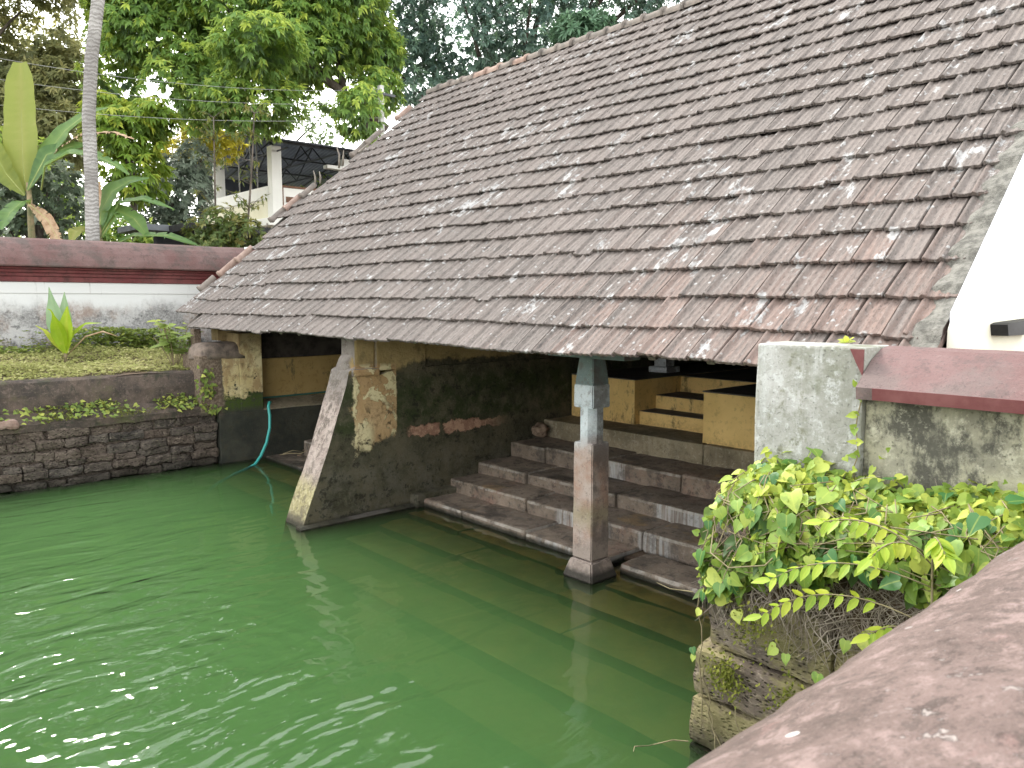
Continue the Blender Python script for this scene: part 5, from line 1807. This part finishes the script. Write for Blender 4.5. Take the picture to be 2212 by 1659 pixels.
LF = leaflet_mesh(0)
hub = Vector((3.60, 1.21, 1.44))
tube("stem", M['stem'], pn, [(3.66, 1.20, .80), (3.64, 1.21, 1.02), (3.61, 1.205, 1.25), hub, (3.59, 1.21, 1.55)], [.007, .007, .006, .005, .003], 6)
fr_ = [(hub + Vector((0, 0, -.10)), (3.50, 1.62, 1.47), (3.46, 1.90, 1.22), 0.08, 9), (hub + Vector((0, 0, -.28)), (3.52, 1.66, 1.33), (3.46, 1.94, 1.02), 0.06, 9), (hub, (3.56, 1.42, 1.66), (3.50, 1.66, 1.56), .05, 9),
       (hub + Vector((0, 0, .06)), (3.52, 1.20, 1.66), (3.42, 1.10, 1.55), .05, 9), (hub + Vector((0, 0, .03)), (3.46, 1.32, 1.62), (3.32, 1.36, 1.50), .04, 8),
       (hub + Vector((0, 0, -.22)), (3.56, 1.05, 1.28), (3.48, .93, 1.16), .03, 7), (hub + Vector((0, 0, -.32)), (3.55, 1.05, 1.16), (3.46, .92, 1.03), .03, 7), (hub + Vector((0, 0, -.34)), (3.56, 1.34, 1.18), (3.5, 1.42, 1.08), .03, 5)]
for p0, p1, p2, ll, k in fr_:
    p0, p1, p2 = Vector(p0), Vector(p1), Vector(p2)
    cv = [(1 - t) ** 2 * p0 + 2 * t * (1 - t) * p1 + t * t * p2 for t in [i / 10 for i in range(11)]]
    stalk = tube("leaf_stalk", M['stem'], pn, cv, [.0035] * 8 + [.003, .002, .002], 5)
    for j in range(k):
        t = .22 + .78 * (j + .5) / k
        i = min(9, int(t * 10))
        p = cv[i].lerp(cv[i + 1], t * 10 - i)
        dv = (cv[i + 1] - cv[i]).normalized()
        upn = Vector((-.45, 0.05, .9))
        sd_ = dv.cross(upn).normalized()
        size = (.080 + ll * .2) * (1 - .35 * abs(t - .6)) * rc.uniform(.85, 1.1)
        for sg in (-1, 1):
            d_ = sd_ * sg * .75 + dv * .55 + Vector((-.1, 0, -.55 - .35 * rc.random()))
            nrm = (upn + Vector((rc.gauss(0, .2), rc.gauss(0, .2), 0)) + sd_ * sg * .55).normalized()
            place_leaf(LF, p, d_, nrm, size * rc.uniform(.9, 1.1), stalk, "leaflet")
    place_leaf(LF, cv[-1], (cv[-1] - cv[-2]), Vector((-.5, 0, .8)).normalized(), .10, stalk, "leaflet")

# dry roots and straw hanging off the soil
lst = []
rr = random.Random(31)
for i in range(950):
    yy = 2.50 - 1.9 * rr.random() ** 1.2
    t0 = rr.uniform(0.0, .35)
    p = bank_surf(yy, t0) + Vector((-.025, 0, rr.uniform(-.06, .03)))
    ln = rr.uniform(.08, .24) * (1.2 if yy > 1.5 else .9)
    sd_ = rr.gauss(0, .10) if yy < 2.3 else -abs(rr.gauss(0, .06))
    q1 = p + Vector((-.05 - .03 * rr.random(), sd_ * .5, -.15 * ln))
    q2 = p + Vector((-.065 + .02 * rr.random(), sd_, -ln * .6))
    q3 = p + Vector((-.05 + rr.gauss(0, .02), sd_ * 1.5 + rr.gauss(0, .03), -ln))
    if yy > 2.3:
        for q in (q1, q2, q3):
            q.y += .015 * rr.random()
    w0 = rr.choice((.0012, .0016, .0022, .003))
    lst.append(([tuple(p), tuple(q1), tuple(q2), tuple(q3)], [w0, w0, w0 * .8, w0 * .4]))
for i in range(420):                       # straw lying across the soil
    yy = rr.uniform(.7, 2.45)
    p = bank_surf(yy, rr.uniform(.0, .8)) + Vector((-.03, 0, .02))
    d_ = Vector((rr.gauss(0, .05), rr.gauss(0, .12), rr.gauss(-.02, .06)))
    lst.append(([tuple(p), tuple(p + d_ * .5 + Vector((-.02, 0, .015))), tuple(p + d_)], [.0016, .0018, .001]))
kind(tubes("dry_roots", M['root'], None, lst, 3), "stuff")
# moss tufts on the stones
P, D, T = [], [], []
for (yy, zz, s, k) in ((2.25, .52, .10, 420), (1.82, .48, .13, 520), (1.68, .38, .10, 260), (1.3, .72, .16, 400), (1.05, .86, .14, 300), (2.1, .86, .12, 200)):
    for _ in range(k):
        P.append((3.665 - abs(rr.gauss(0, .012)), yy + rr.gauss(0, s * .6), zz + rr.gauss(0, s * .6)))
        D.append((-.8, rr.gauss(0, .7), rr.gauss(.2, .7)))
        T.append(min(1, max(0, rr.gauss(.55, .25))))
P = np.array(P)
kind(leaves("moss", M['moss'], None, P, D, np.tile([-1., 0, .5], (len(P), 1)), r.uniform(.012, .03, len(P)), r.uniform(.005, .010, len(P)), np.array(T)), "stuff")

# ------------------------------------------------------------------ palm trunk and banana plants behind the far wall
pt = thing("coconut_palm", "tall grey coconut palm trunk rising behind the red coped wall", "palm", (4.7, 19.3, 1.5))
trk = [(4.72, 19.3, 1.4), (4.80, 19.35, 2.6), (4.89, 19.4, 4.05), (4.97, 19.55, 5.4), (5.02, 19.68, 6.73), (5.15, 19.71, 8.0), (5.36, 19.73, 9.31), (5.62, 19.8, 11.0), (5.9, 19.9, 13.5)]
tube("trunk", M['palm'], pt, trk, [.17, .155, .145, .143, .140, .138, .136, .13, .12], 16)
for k in range(14):
    a = 2 * math.pi * k / 14 + .2
    c0 = Vector(trk[-1])
    pts = [c0 + Vector((math.cos(a) * d_, math.sin(a) * d_, h_)) for d_, h_ in ((0, 0), (.9, .75), (1.9, .9), (2.8, .3), (3.4, -.7))]
    rr_ = np.random.default_rng(k)
    cvs = [pts[i].lerp(pts[i + 1], f) for i in range(4) for f in (0, .25, .5, .75)]
    P = np.array([tuple(p) for p in cvs[3:]] * 4)
    sgn = np.tile([1, -1], len(P))[:len(P)]
    tv = np.array([-math.sin(a), math.cos(a), 0])
    D = tv * sgn[:, None] + np.array([math.cos(a), math.sin(a), 0]) * .5 + np.array([0, 0, -.6]) + rr_.normal(scale=.15, size=(len(P), 3))
    leaves("frond", M['mango'], pt, P, D, np.tile([0, 0, 1.], (len(P), 1)), rr_.uniform(.5, .8, len(P)), .03, np.full(len(P), .5), 'lance')


def banana(name, label, base, h, leafs, group="banana plants behind the far wall"):
    t = thing(name, label, "banana plant", base, group)
    b_ = Vector(base)
    tube("pseudostem", M['low_stem'], t, [b_, b_ + Vector((.02, 0, h * .5)), b_ + Vector((.03, .02, h))], [.12, .10, .05], 10)
    for i, (mt, pts, hw, up_, tears, tn) in enumerate(leafs):
        lf = blade("leaf", M[mt], t, pts, hw, up_, fold=.18, segs=44, tears=tears, seed=i * 3 + int(h * 10), tint=tn)
        tube("midrib", M['stem_g'], lf, [Vector(q) - Vector(up_).normalized() * .012 for q in pts], [.022] + [.016] * (len(pts) - 2) + [.006], 5)
    return t


M['low_stem'] = m_simple("banana_stem", (0.10, 0.11, 0.05), (0.22, 0.17, 0.10), 5, 0.8, 0.3)
M['stem_g'] = m_simple("leaf_midrib", (0.22, 0.27, 0.08), (0.34, 0.37, 0.14), 5, 0.7, 0.1)
VU = (-.67, -.74, .1)
banana("banana_plant", "banana plant with one huge upright yellow green leaf left of the palm trunk", (4.12, 21.7, 1.5), 3.9, [
    ('banana_big', [(4.10, 21.8, 5.2), (4.09, 21.87, 5.85), (4.14, 21.95, 7.0), (4.22, 22.1, 8.25)], [.06, .30, .40, .43, .42, .38, .36, .34, .30, .16], VU, 0, .55),
    ('banana', [(4.2, 21.7, 5.3), (4.43, 21.58, 5.95), (4.9, 21.3, 6.65), (5.36, 20.94, 7.1), (5.7, 20.7, 7.2)], [.06, .22, .27, .25, .20, .10, .02], (-.5, -.6, .7), .05, .35),
    ('banana', [(4.3, 21.2, 5.2), (4.36, 20.95, 5.72), (4.8, 20.6, 6.02), (5.2, 20.25, 5.98), (5.6, 19.9, 5.75), (5.80, 19.66, 5.52)], [.03, .12, .20, .22, .18, .12, .03], (-.3, -.4, 1), .15, .42),
    ('banana', [(4.1, 21.6, 5.2), (4.5, 21.4, 6.05), (4.95, 21.1, 6.25), (5.25, 20.8, 6.3)], [.03, .16, .22, .18, .03], (-.5, -.6, .4), .05, .20),
    ('banana_big', [(4.05, 21.7, 5.1), (3.75, 22.0, 5.6), (3.5, 22.2, 6.3), (3.45, 22.3, 6.9)], [.04, .20, .28, .26, .16, .03], VU, .1, .25),
    ('dead', [(4.25, 21.5, 5.4), (4.7, 21.3, 6.2), (5.2, 20.9, 6.55), (5.75, 20.5, 6.6), (6.1, 20.2, 6.45)], [.02, .05, .09, .13, .14, .12, .04], (-.2, -.3, 1), .3, .5),
    ('dead', [(4.1, 21.6, 4.9), (4.35, 21.0, 4.5), (4.55, 20.8, 3.9), (4.65, 20.7, 3.3)], [.03, .14, .16, .10, .03], VU, .3, .5),
    ('banana', [(4.1, 21.5, 4.9), (3.9, 21.2, 4.9), (3.6, 21.0, 4.6), (3.4, 20.9, 4.2)], [.03, .2, .24, .2, .05], (-.4, -.4, .8), .1, .3)])
banana("banana_plant", "low banana plant with arching dark green leaves right of the palm trunk", (5.30, 20.5, 1.5), 2.9, [
    ('banana', [(5.32, 20.53, 4.2), (5.40, 20.56, 4.75), (5.62, 20.4, 5.2), (5.95, 20.15, 5.45), (6.3, 19.85, 5.52)], [.04, .20, .28, .27, .20, .10, .02], (-.6, -.5, .6), .05, .2),
    ('banana', [(5.35, 20.5, 4.2), (5.7, 20.2, 4.92), (6.15, 19.85, 5.02), (6.7, 19.4, 4.78)], [.03, .12, .18, .16, .10, .02], (-.3, -.4, 1), .08, .3),
    ('banana', [(5.35, 20.45, 4.1), (5.65, 20.2, 4.75), (5.95, 19.95, 4.55), (6.2, 19.75, 4.1)], [.03, .16, .24, .20, .04], (-.3, -.5, .8), .12, .45),
    ('banana', [(5.35, 20.3, 3.8), (5.9, 19.9, 4.15), (6.5, 19.4, 4.15), (7.1, 18.9, 3.9)], [.03, .12, .16, .14, .03], (-.3, -.4, 1), .1, .3),
    ('dead', [(5.28, 20.5, 4.6), (5.33, 20.48, 5.1), (5.38, 20.45, 5.4)], [.02, .08, .09, .02], VU, 0, .4),
    ('banana_big', [(5.2, 20.5, 3.9), (4.95, 20.3, 4.25), (4.75, 20.2, 4.2), (4.6, 20.1, 3.9)], [.02, .14, .18, .03], (-.4, -.5, .8), .1, .7)])


# ------------------------------------------------------------------ trees
def tree(name, label, lobes, ncl, per, leaf, mat, seed, trunk, gap=0.0, branches=9, group=None, cat="tree", **kw):
    b_ = Vector(trunk[0])
    t = thing(name, label, cat, b_, group)
    P, D, N, L, W, T, C = crown(lobes, ncl, per, leaf, seed, gap, **kw)
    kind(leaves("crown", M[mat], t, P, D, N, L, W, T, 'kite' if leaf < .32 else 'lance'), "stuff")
    r0 = trunk[2]
    pts = curve_pts(trunk[0], trunk[1], 0, 6, (0.1, 0.15, 0))
    tube("trunk", M['bark'], t, pts, [r0 * (1 - .45 * i / 6) for i in range(7)], 10)
    if branches:
        q = random.Random(seed)
        for lb_ in lobes[:branches]:
            p1 = Vector(lb_[:3])
            f = q.uniform(.55, 1.0)
            p0 = pts[min(6, int(f * 6))]
            tube("branch", M['bark'], t, curve_pts(p0, p1 + Vector((0, 0, lb_[4] * .3)), -.12 * (p1 - p0).length * q.uniform(-.3, 1), 7), [r0 * .42 * (1 - .8 * i / 7) for i in range(8)], 6)
    return t


mango = [(9.7, 29.3, 12.1, 2.1, 2.1), (11.8, 27.5, 13.0, 2.42, 2.26), (13.5, 25.8, 11.7, 1.93, 1.93), (10.4, 28.4, 10.1, 1.93, 1.45), (11.6, 25.8, 9.3, 1.71, 1.09), (14.4, 25.1, 13.0, 1.93, 1.93), (9.1, 30.1, 14.0, 1.93, 1.93), (11.4, 28.3, 16.1, 3.22, 2.1), (13.9, 26.0, 16.2, 2.9, 2.1), (13.7, 22.4, 8.7, 0.82, 0.9), (8.5, 30.1, 10.6, 1.13, 1.45), (11.0, 23.8, 10.6, 1.43, 0.86), (15.8, 24.6, 10.2, 0.9, 0.8), (16.2, 25.2, 11.8, 1.0, 0.9), (14.2, 24.6, 9.6, .8, .5)]
left = [(7.3, 37.1, 13.5, 2.04, 2.22), (8.5, 35.7, 11.4, 1.3, 1.48), (7.2, 36.8, 11.1, 1.67, 1.48), (7.9, 37.0, 16.8, 2.59, 2.22), (4.5, 39.5, 12.7, 2.96, 3.7), (5.2, 39.5, 17.3, 2.78, 2.78), (6.5, 37.0, 20.5, 3.0, 2.5), (9.4, 35.5, 20.0, 2.6, 2.4), (2.6, 38.5, 21.0, 3.5, 3.0), (-0.6, 38.5, 14.5, 4.0, 4.2), (-1.4, 37.0, 19.5, 4.0, 3.6), (9.5, 34.0, 16.5, 1.8, 1.6), (5.5, 36.0, 9.2, 2.5, 1.8), (3.2, 37.5, 9.0, 2.5, 2.2), (8.0, 35.0, 9.0, 1.5, 1.3)]
evergreen = [(18.2, 27.1, 13.5, 2.04, 2.22), (20.3, 25.3, 13.8, 2.59, 2.41), (22.4, 23.5, 14.2, 2.59, 2.41), (24.5, 21.6, 14.6, 2.59, 2.04), (17.7, 25.9, 11.0, 0.9, 0.9), (26.6, 19.8, 15.3, 2.41, 1.48), (20.3, 25.9, 17.7, 3.33, 2.41), (23.7, 22.8, 17.9, 3.33, 2.41), (27.4, 19.4, 17.3, 2.78, 1.85), (16.9, 26.7, 12.4, 1.3, 1.3), (16.6, 27.6, 14.6, 1.4, 1.6), (19.2, 26.2, 11.2, 1.2, 1.0)]
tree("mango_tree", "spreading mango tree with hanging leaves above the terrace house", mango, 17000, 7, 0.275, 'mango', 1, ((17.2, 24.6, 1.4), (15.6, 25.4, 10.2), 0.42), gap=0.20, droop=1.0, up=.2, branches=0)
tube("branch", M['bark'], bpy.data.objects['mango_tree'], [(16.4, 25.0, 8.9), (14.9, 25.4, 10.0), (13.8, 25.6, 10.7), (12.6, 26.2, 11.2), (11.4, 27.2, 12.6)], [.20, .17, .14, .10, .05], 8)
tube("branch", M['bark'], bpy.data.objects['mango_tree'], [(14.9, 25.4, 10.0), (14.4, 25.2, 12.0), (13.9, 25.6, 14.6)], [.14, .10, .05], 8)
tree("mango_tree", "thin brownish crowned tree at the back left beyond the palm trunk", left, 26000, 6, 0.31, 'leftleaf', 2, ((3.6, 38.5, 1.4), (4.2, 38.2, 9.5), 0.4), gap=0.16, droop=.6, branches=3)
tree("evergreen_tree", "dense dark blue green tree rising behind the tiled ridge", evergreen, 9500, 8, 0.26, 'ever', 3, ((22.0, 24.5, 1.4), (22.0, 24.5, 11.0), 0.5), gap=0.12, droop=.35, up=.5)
tree("young_tree", "pale green young tree top just over the tiled ridge", [(20.6, 19.3, 11.8, 0.89, 0.73), (21.1, 18.9, 12.1, 0.56, 0.48)], 260, 8, 0.30, 'pale', 4, ((20.8, 19.2, 1.4), (20.8, 19.1, 11.3), 0.12), branches=0, droop=.35, up=.5)
tree("young_mango", "young mango tree with bright yellow green leaves behind the palm trunk", [(7.7, 26.4, 7.9, 1.15, 0.86), (8.4, 25.8, 8.3, 0.72, 0.57), (7.3, 26.8, 8.4, 0.72, 0.72), (7.9, 26.2, 6.6, 1.0, .9)], 640, 8, 0.30, 'mango_b', 5, ((7.8, 26.3, 1.4), (7.8, 26.3, 7.4), 0.14), droop=1.1, up=.3)
tree("grey_green_tree", "rounded grey green tree left of the terrace house", [(9.9, 28.2, 6.4, 1.13, 1.29), (9.4, 28.6, 6.0, 0.9, 1.2), (10.4, 27.9, 7.4, 0.64, 0.81), (9.4, 28.8, 7.1, 0.64, 0.64), (9.8, 28.3, 4.6, 1.2, 1.2)], 1500, 8, 0.21, 'greyleaf', 6, ((9.8, 28.4, 1.4), (9.8, 28.4, 6.0), 0.16), droop=.5)
tree("golden_tree", "small tree with golden yellow leaves beside the terrace house roof", [(11.2, 31.4, 8.5, 0.81, 0.39), (12.4, 30.4, 8.8, 0.81, 0.81), (11.8, 31.0, 9.1, 0.72, 0.54)], 360, 7, 0.26, 'yellow', 7, ((11.8, 31.0, 1.4), (11.8, 31.0, 8.2), 0.12), droop=.8)
tree("distant_tree", "hazy light green tree far behind the terrace house", [(17.1, 47.1, 12.8, 2.6, 2.0), (19.1, 45.3, 13.3, 2.6, 2.0), (20.2, 44.1, 10.8, 1.8, 1.3), (23.1, 41.7, 12.8, 1.8, 1.8), (21.5, 43.1, 12.0, 1.8, 1.2)], 1300, 6, 0.30, 'hazeleaf', 8, ((19.5, 45.0, 1.4), (19.5, 45.0, 10.5), 0.3), gap=.36, droop=.7)
tree("shrub", "dense dark small leaved shrub under the huge banana leaf", [(4.3, 22.9, 5.3, 0.81, 0.7), (5.0, 22.3, 5.3, 0.7, 0.7), (4.0, 23.2, 5.0, 0.7, 0.7), (4.8, 22.6, 5.7, 0.58, 0.41), (4.4, 22.8, 4.3, 1.0, .7), (3.4, 23.4, 5.2, .8, .7)], 900, 8, 0.15, 'shrub', 9, ((4.5, 22.8, 1.4), (4.5, 22.8, 4.6), 0.10), droop=.2, cat="shrub", half=.24)
tree("roadside_bush", "leafy bush below the thin saplings before the dark shed", [(7.75, 19.2, 4.45, 0.55, 0.50), (8.15, 18.8, 4.3, 0.45, 0.36), (7.3, 19.5, 4.3, 0.34, 0.34), (7.6, 19.2, 3.8, .8, .5)], 430, 6, 0.16, 'low', 10, ((7.8, 19.2, 1.4), (7.8, 19.2, 3.8), 0.06), droop=.4, cat="bush", half=.22)
tree("hedge_tree", "broad leafy tree low behind the banana plants", [(8.6, 25.6, 3.8, 1.2, 1.1), (6.2, 25.5, 4.6, 1.3, 1.1), (7.2, 25.0, 4.2, 1.1, 1.0), (5.2, 26.5, 5.8, 1.2, 1.4), (3.6, 26.6, 6.4, 1.4, 1.5)], 1500, 7, 0.24, 'mango', 12, ((6.0, 25.8, 1.4), (6.0, 25.8, 4.4), 0.12), droop=.6)
for i, (label, p0, p1, side) in enumerate((("slim sapling with few leaves standing straight before the terrace house", (7.95, 20.22, 1.4), (8.14, 20.42, 7.3), 0), ("slim sapling with few leaves leaning right before the terrace house", (8.22, 19.96, 1.4), (8.92, 19.72, 7.4), .1))):
    t = thing("sapling", label, "sapling", p0)
    pts = curve_pts(p0, p1, 0, 10, (side, 0, 0))
    tube("trunk", M['bark'], t, pts, [.045 - .003 * k for k in range(11)], 7)
    q = np.random.default_rng(50 + i)
    P, D, tw_ = [], [], []
    for k in range(34):
        b0 = pts[int(q.integers(4, 11))]
        tip = b0 + Vector((q.normal(0, .4), q.normal(0, .4), q.uniform(-.1, .5)))
        tw_.append(([tuple(b0), tuple(b0.lerp(tip, .5) + Vector((0, 0, .06))), tuple(tip)], [.008, .006, .003]))
        for j in range(9):
            P.append(b0.lerp(tip, q.uniform(.3, 1.05)))
            D.append(q.normal(size=3) + np.array([0, 0, -.5]))
    kind(tubes("twigs", M['bark'], t, tw_, 4), "stuff")
    kind(leaves("foliage", M['yellow'] if i == 3 else M['low'], t, P, D, np.tile([0, 0, 1.], (len(P), 1)), q.uniform(.10, .20, len(P)), q.uniform(.022, .04, len(P)), np.clip(q.normal(.6, .3, len(P)), 0, 1)), "stuff")

# ------------------------------------------------------------------ terrace house behind the wall
hs_ = thing("terrace_house", "cream two storey house with a grey sheet roof over its open terrace", "house", (15, 33, 1.4))
HX, HY = 14.2, 29.87
rbox("wall", M['house_cream'], hs_, HX + .25, HX + 9, HY + .25, HY + 9, 1.4, 5.9, seg=9, amp=0, bev=.01)
rbox("floor_slab", M['house_white'], hs_, HX - .25, HX + 9, HY - .05, HY + 9, 5.62, 5.92, seg=9, amp=0, bev=.02)
rbox("parapet", M['house_white'], hs_, HX - .02, HX + .10, HY + .35, HY + 7.0, 5.92, 6.70, seg=9, amp=0, bev=.01)
rbox("parapet_rail", M['house_white'], hs_, HX - .10, HX + .18, HY + .35, HY + 7.05, 6.70, 7.20, seg=9, amp=0, bev=.02)
rbox("parapet_panel", M['house_cream'], hs_, HX - .04, HX - .018, HY + .5, HY + 6.9, 5.95, 6.66, seg=9, amp=0, bev=.004)
rbox("parapet", M['house_white'], hs_, HX + .35, HX + 9, HY, HY + .12, 5.92, 7.15, seg=9, amp=0, bev=.01)
rbox("parapet_trim", M['house_brown'], hs_, HX - .03, HX + 9, HY - .03, HY + .15, 7.15, 7.24, seg=9, amp=0, bev=.005)
rbox("corner_trim", M['house_brown'], hs_, HX + .352, HX + .43, HY - .02, HY - .002, 5.95, 7.15, seg=9, amp=0, bev=.003)
rbox("vent_panel", M['house_brown'], hs_, HX + .53, HX + .90, HY - .03, HY + .0, 6.57, 6.80, seg=9, amp=0, bev=.003)
for px, py, z1 in ((HX, HY, 8.75), (HX + .02, 35.6, 9.7), (HX + 3.2, HY, 8.6), (HX + 8.4, HY, 8.6), (HX + 8.4, 38, 8.7)):
    rbox("pillar", M['house_white'], hs_, px - .05, px + .37, py - .04, py + .36, 5.92, z1, seg=9, amp=0, bev=.01)
rbox("pillar", M['house_white'], hs_, HX + .0, HX + .3, HY + .02, HY + .30, 1.4, 5.62, seg=9, amp=0, bev=.01)
for k in range(4):
    yy = HY + 1.1 + 1.75 * k
    rbox("window", M['house_dark'], hs_, HX + .20, HX + .27, yy, yy + 1.2, 4.0, 5.35, seg=9, amp=0, bev=.004)
rbox("lintel_band", M['house_white'], hs_, HX + .12, HX + .3, HY + .3, HY + 8.8, 5.38, 5.52, seg=9, amp=0, bev=.004)
rbox("shade_backing", M['house_dark'], hs_, HX + 6.5, HX + 6.7, HY + .4, HY + 9, 5.92, 8.6, seg=9, amp=0, bev=0)  # dark backings added under the terrace roof in place of shade
rbox("shade_backing", M['house_dark'], hs_, HX + .3, HX + 6.5, HY + 8.7, HY + 8.9, 5.92, 8.6, seg=9, amp=0, bev=0)
rbox("beam", M['house_white'], hs_, HX + 2.3, HX + 5, HY - .25, HY + .10, 8.10, 8.24, seg=9, amp=0, bev=.004)


def sheet_roof(name, y0, z0, y1, z1, x0, x1):
    n_ = int((x1 - x0) / .10)
    b = bmesh.new()
    A = []
    for k, (yy, zz) in enumerate(((y0, z0), (y1, z1))):
        A.append([b.verts.new((x0 + .10 * i, yy, zz + (.025 if i % 2 else 0))) for i in range(n_ + 1)])
    for i in range(n_):
        b.faces.new((A[0][i], A[0][i + 1], A[1][i + 1], A[1][i]))
    bmesh.ops.solidify(b, geom=b.faces, thickness=.012)
    return from_bm(name, b, M['sheet'], hs_)


sheet_roof("roof_sheet", 28.7, 8.80, 34.8, 10.05, HX - .55, HX + 9.5)
sheet_roof("roof_sheet", 40.5, 8.85, 34.8, 10.05, HX - .55, HX + 9.5)
tr_ = []
for k in range(5):
    x = HX + .2 + 2.1 * k
    for (ya, za), (yb, zb) in (((28.9, 8.72), (34.8, 9.95)), ((34.8, 9.95), (40.3, 8.75)), ((28.9, 8.55), (40.3, 8.55)), ((31, 8.55), (31.9, 9.3)), ((33, 8.55), (31.9, 9.3)), ((33, 8.55), (34.8, 9.9)), ((36.5, 8.55), (34.8, 9.9)), ((36.5, 8.55), (37.6, 9.25)), ((38.5, 8.55), (37.6, 9.25))):
        tr_.append(([(x, ya, za), (x, (ya + yb) / 2, (za + zb) / 2), (x, yb, zb)], [.035] * 3))
tubes("truss", M['steel'], hs_, tr_, 5)
for yy, zz in ((29.2, 8.78), (31.0, 9.15), (32.9, 9.55), (34.6, 9.90), (36.6, 9.55), (38.5, 9.15)):
    rbox("purlin", M['steel'], hs_, HX - .5, HX + 9.4, yy, yy + .06, zz, zz + .08, seg=20, amp=0, bev=0)
for yy in (31.4, 32.0, 33.2):
    tube("post", M['wire'], hs_, [(HX + .05, yy, 6.9), (HX + .05, yy, 8.3), (HX + .05, yy, 9.3)], .03, 6)

sh = thing("low_shed", "low shed with a dark sheet roof behind the red coped wall", "shed", (8.5, 21.8, 1.4))
rbox("roof_panel", M['black'], sh, 7.3, 11.2, 20.3, 23.3, 4.40, 4.58, seg=9, amp=0, bev=.01)
rbox("roof_panel", M['sheet'], sh, 6.5, 7.6, 21.6, 23.3, 4.44, 4.60, seg=9, amp=0, bev=.01)
rbox("post", M['concrete'], sh, 7.55, 7.75, 20.35, 20.5, 1.4, 4.40, seg=2, amp=.01)
rbox("post", M['concrete'], sh, 10.9, 11.1, 20.35, 20.5, 1.4, 4.40, seg=2, amp=.01)
rbox("wall", M['house_dark'], sh, 7.4, 11.1, 22.9, 23.2, 1.4, 4.40, seg=9, amp=0, bev=0)

po = thing("utility_pole", "grey concrete utility pole with crossarm behind the tiled roof verge", "utility pole", (14.75, 22.8, 1.4))
rbox("shaft", M['concrete'], po, 14.68, 14.84, 22.72, 22.88, 1.4, 9.75, seg=4, amp=0, bev=.02)
rbox("crossarm", M['steel'], po, 14.30, 15.25, 22.66, 22.74, 9.42, 9.50, seg=4, amp=0, bev=.01)
for dx in (-.35, 0, .35):
    tube("insulator", M['white_pl'], po, [(14.76 + dx, 22.7, 9.50), (14.76 + dx, 22.7, 9.56), (14.76 + dx, 22.7, 9.64)], [.025, .04, .02], 6)
for lab, p0, p1, sg in (("topmost of the thin power lines crossing before the trees", (14.76, 22.7, 9.62), (-2.0, 24.0, 9.15), .75),
                        ("middle one of the thin power lines crossing before the trees", (14.76, 22.7, 9.2), (-2.0, 23.6, 8.35), .65),
                        ("lowest of the thin power lines crossing behind the palm trunk", (14.76, 22.7, 8.7), (-2.0, 23.0, 7.4), .55)):
    tag(tube("power_line", M['wire'], None, curve_pts(p0, p1, sg, 24), .0065, 5), lab, "power line", "power lines from the utility pole")

# distant wood that closes the view between the trunks
fw_ = [(-16 + 5.2 * i + 0.8 * math.sin(i * 2.1), 56 - 2.2 * i + 2.5 * math.cos(i * 1.3), 4.5 + 1.2 * math.sin(i * 1.7), 4.2, 4.6 + 1.2 * math.sin(i * 2.9)) for i in range(13)]
P, D, N, L, W, T, C = crown(fw_, 9000, 5, 0.55, 77, droop=.6)
kind(leaves("woods", M['mango'], None, P, D, N, L, W, T * .8, 'kite'), "stuff")
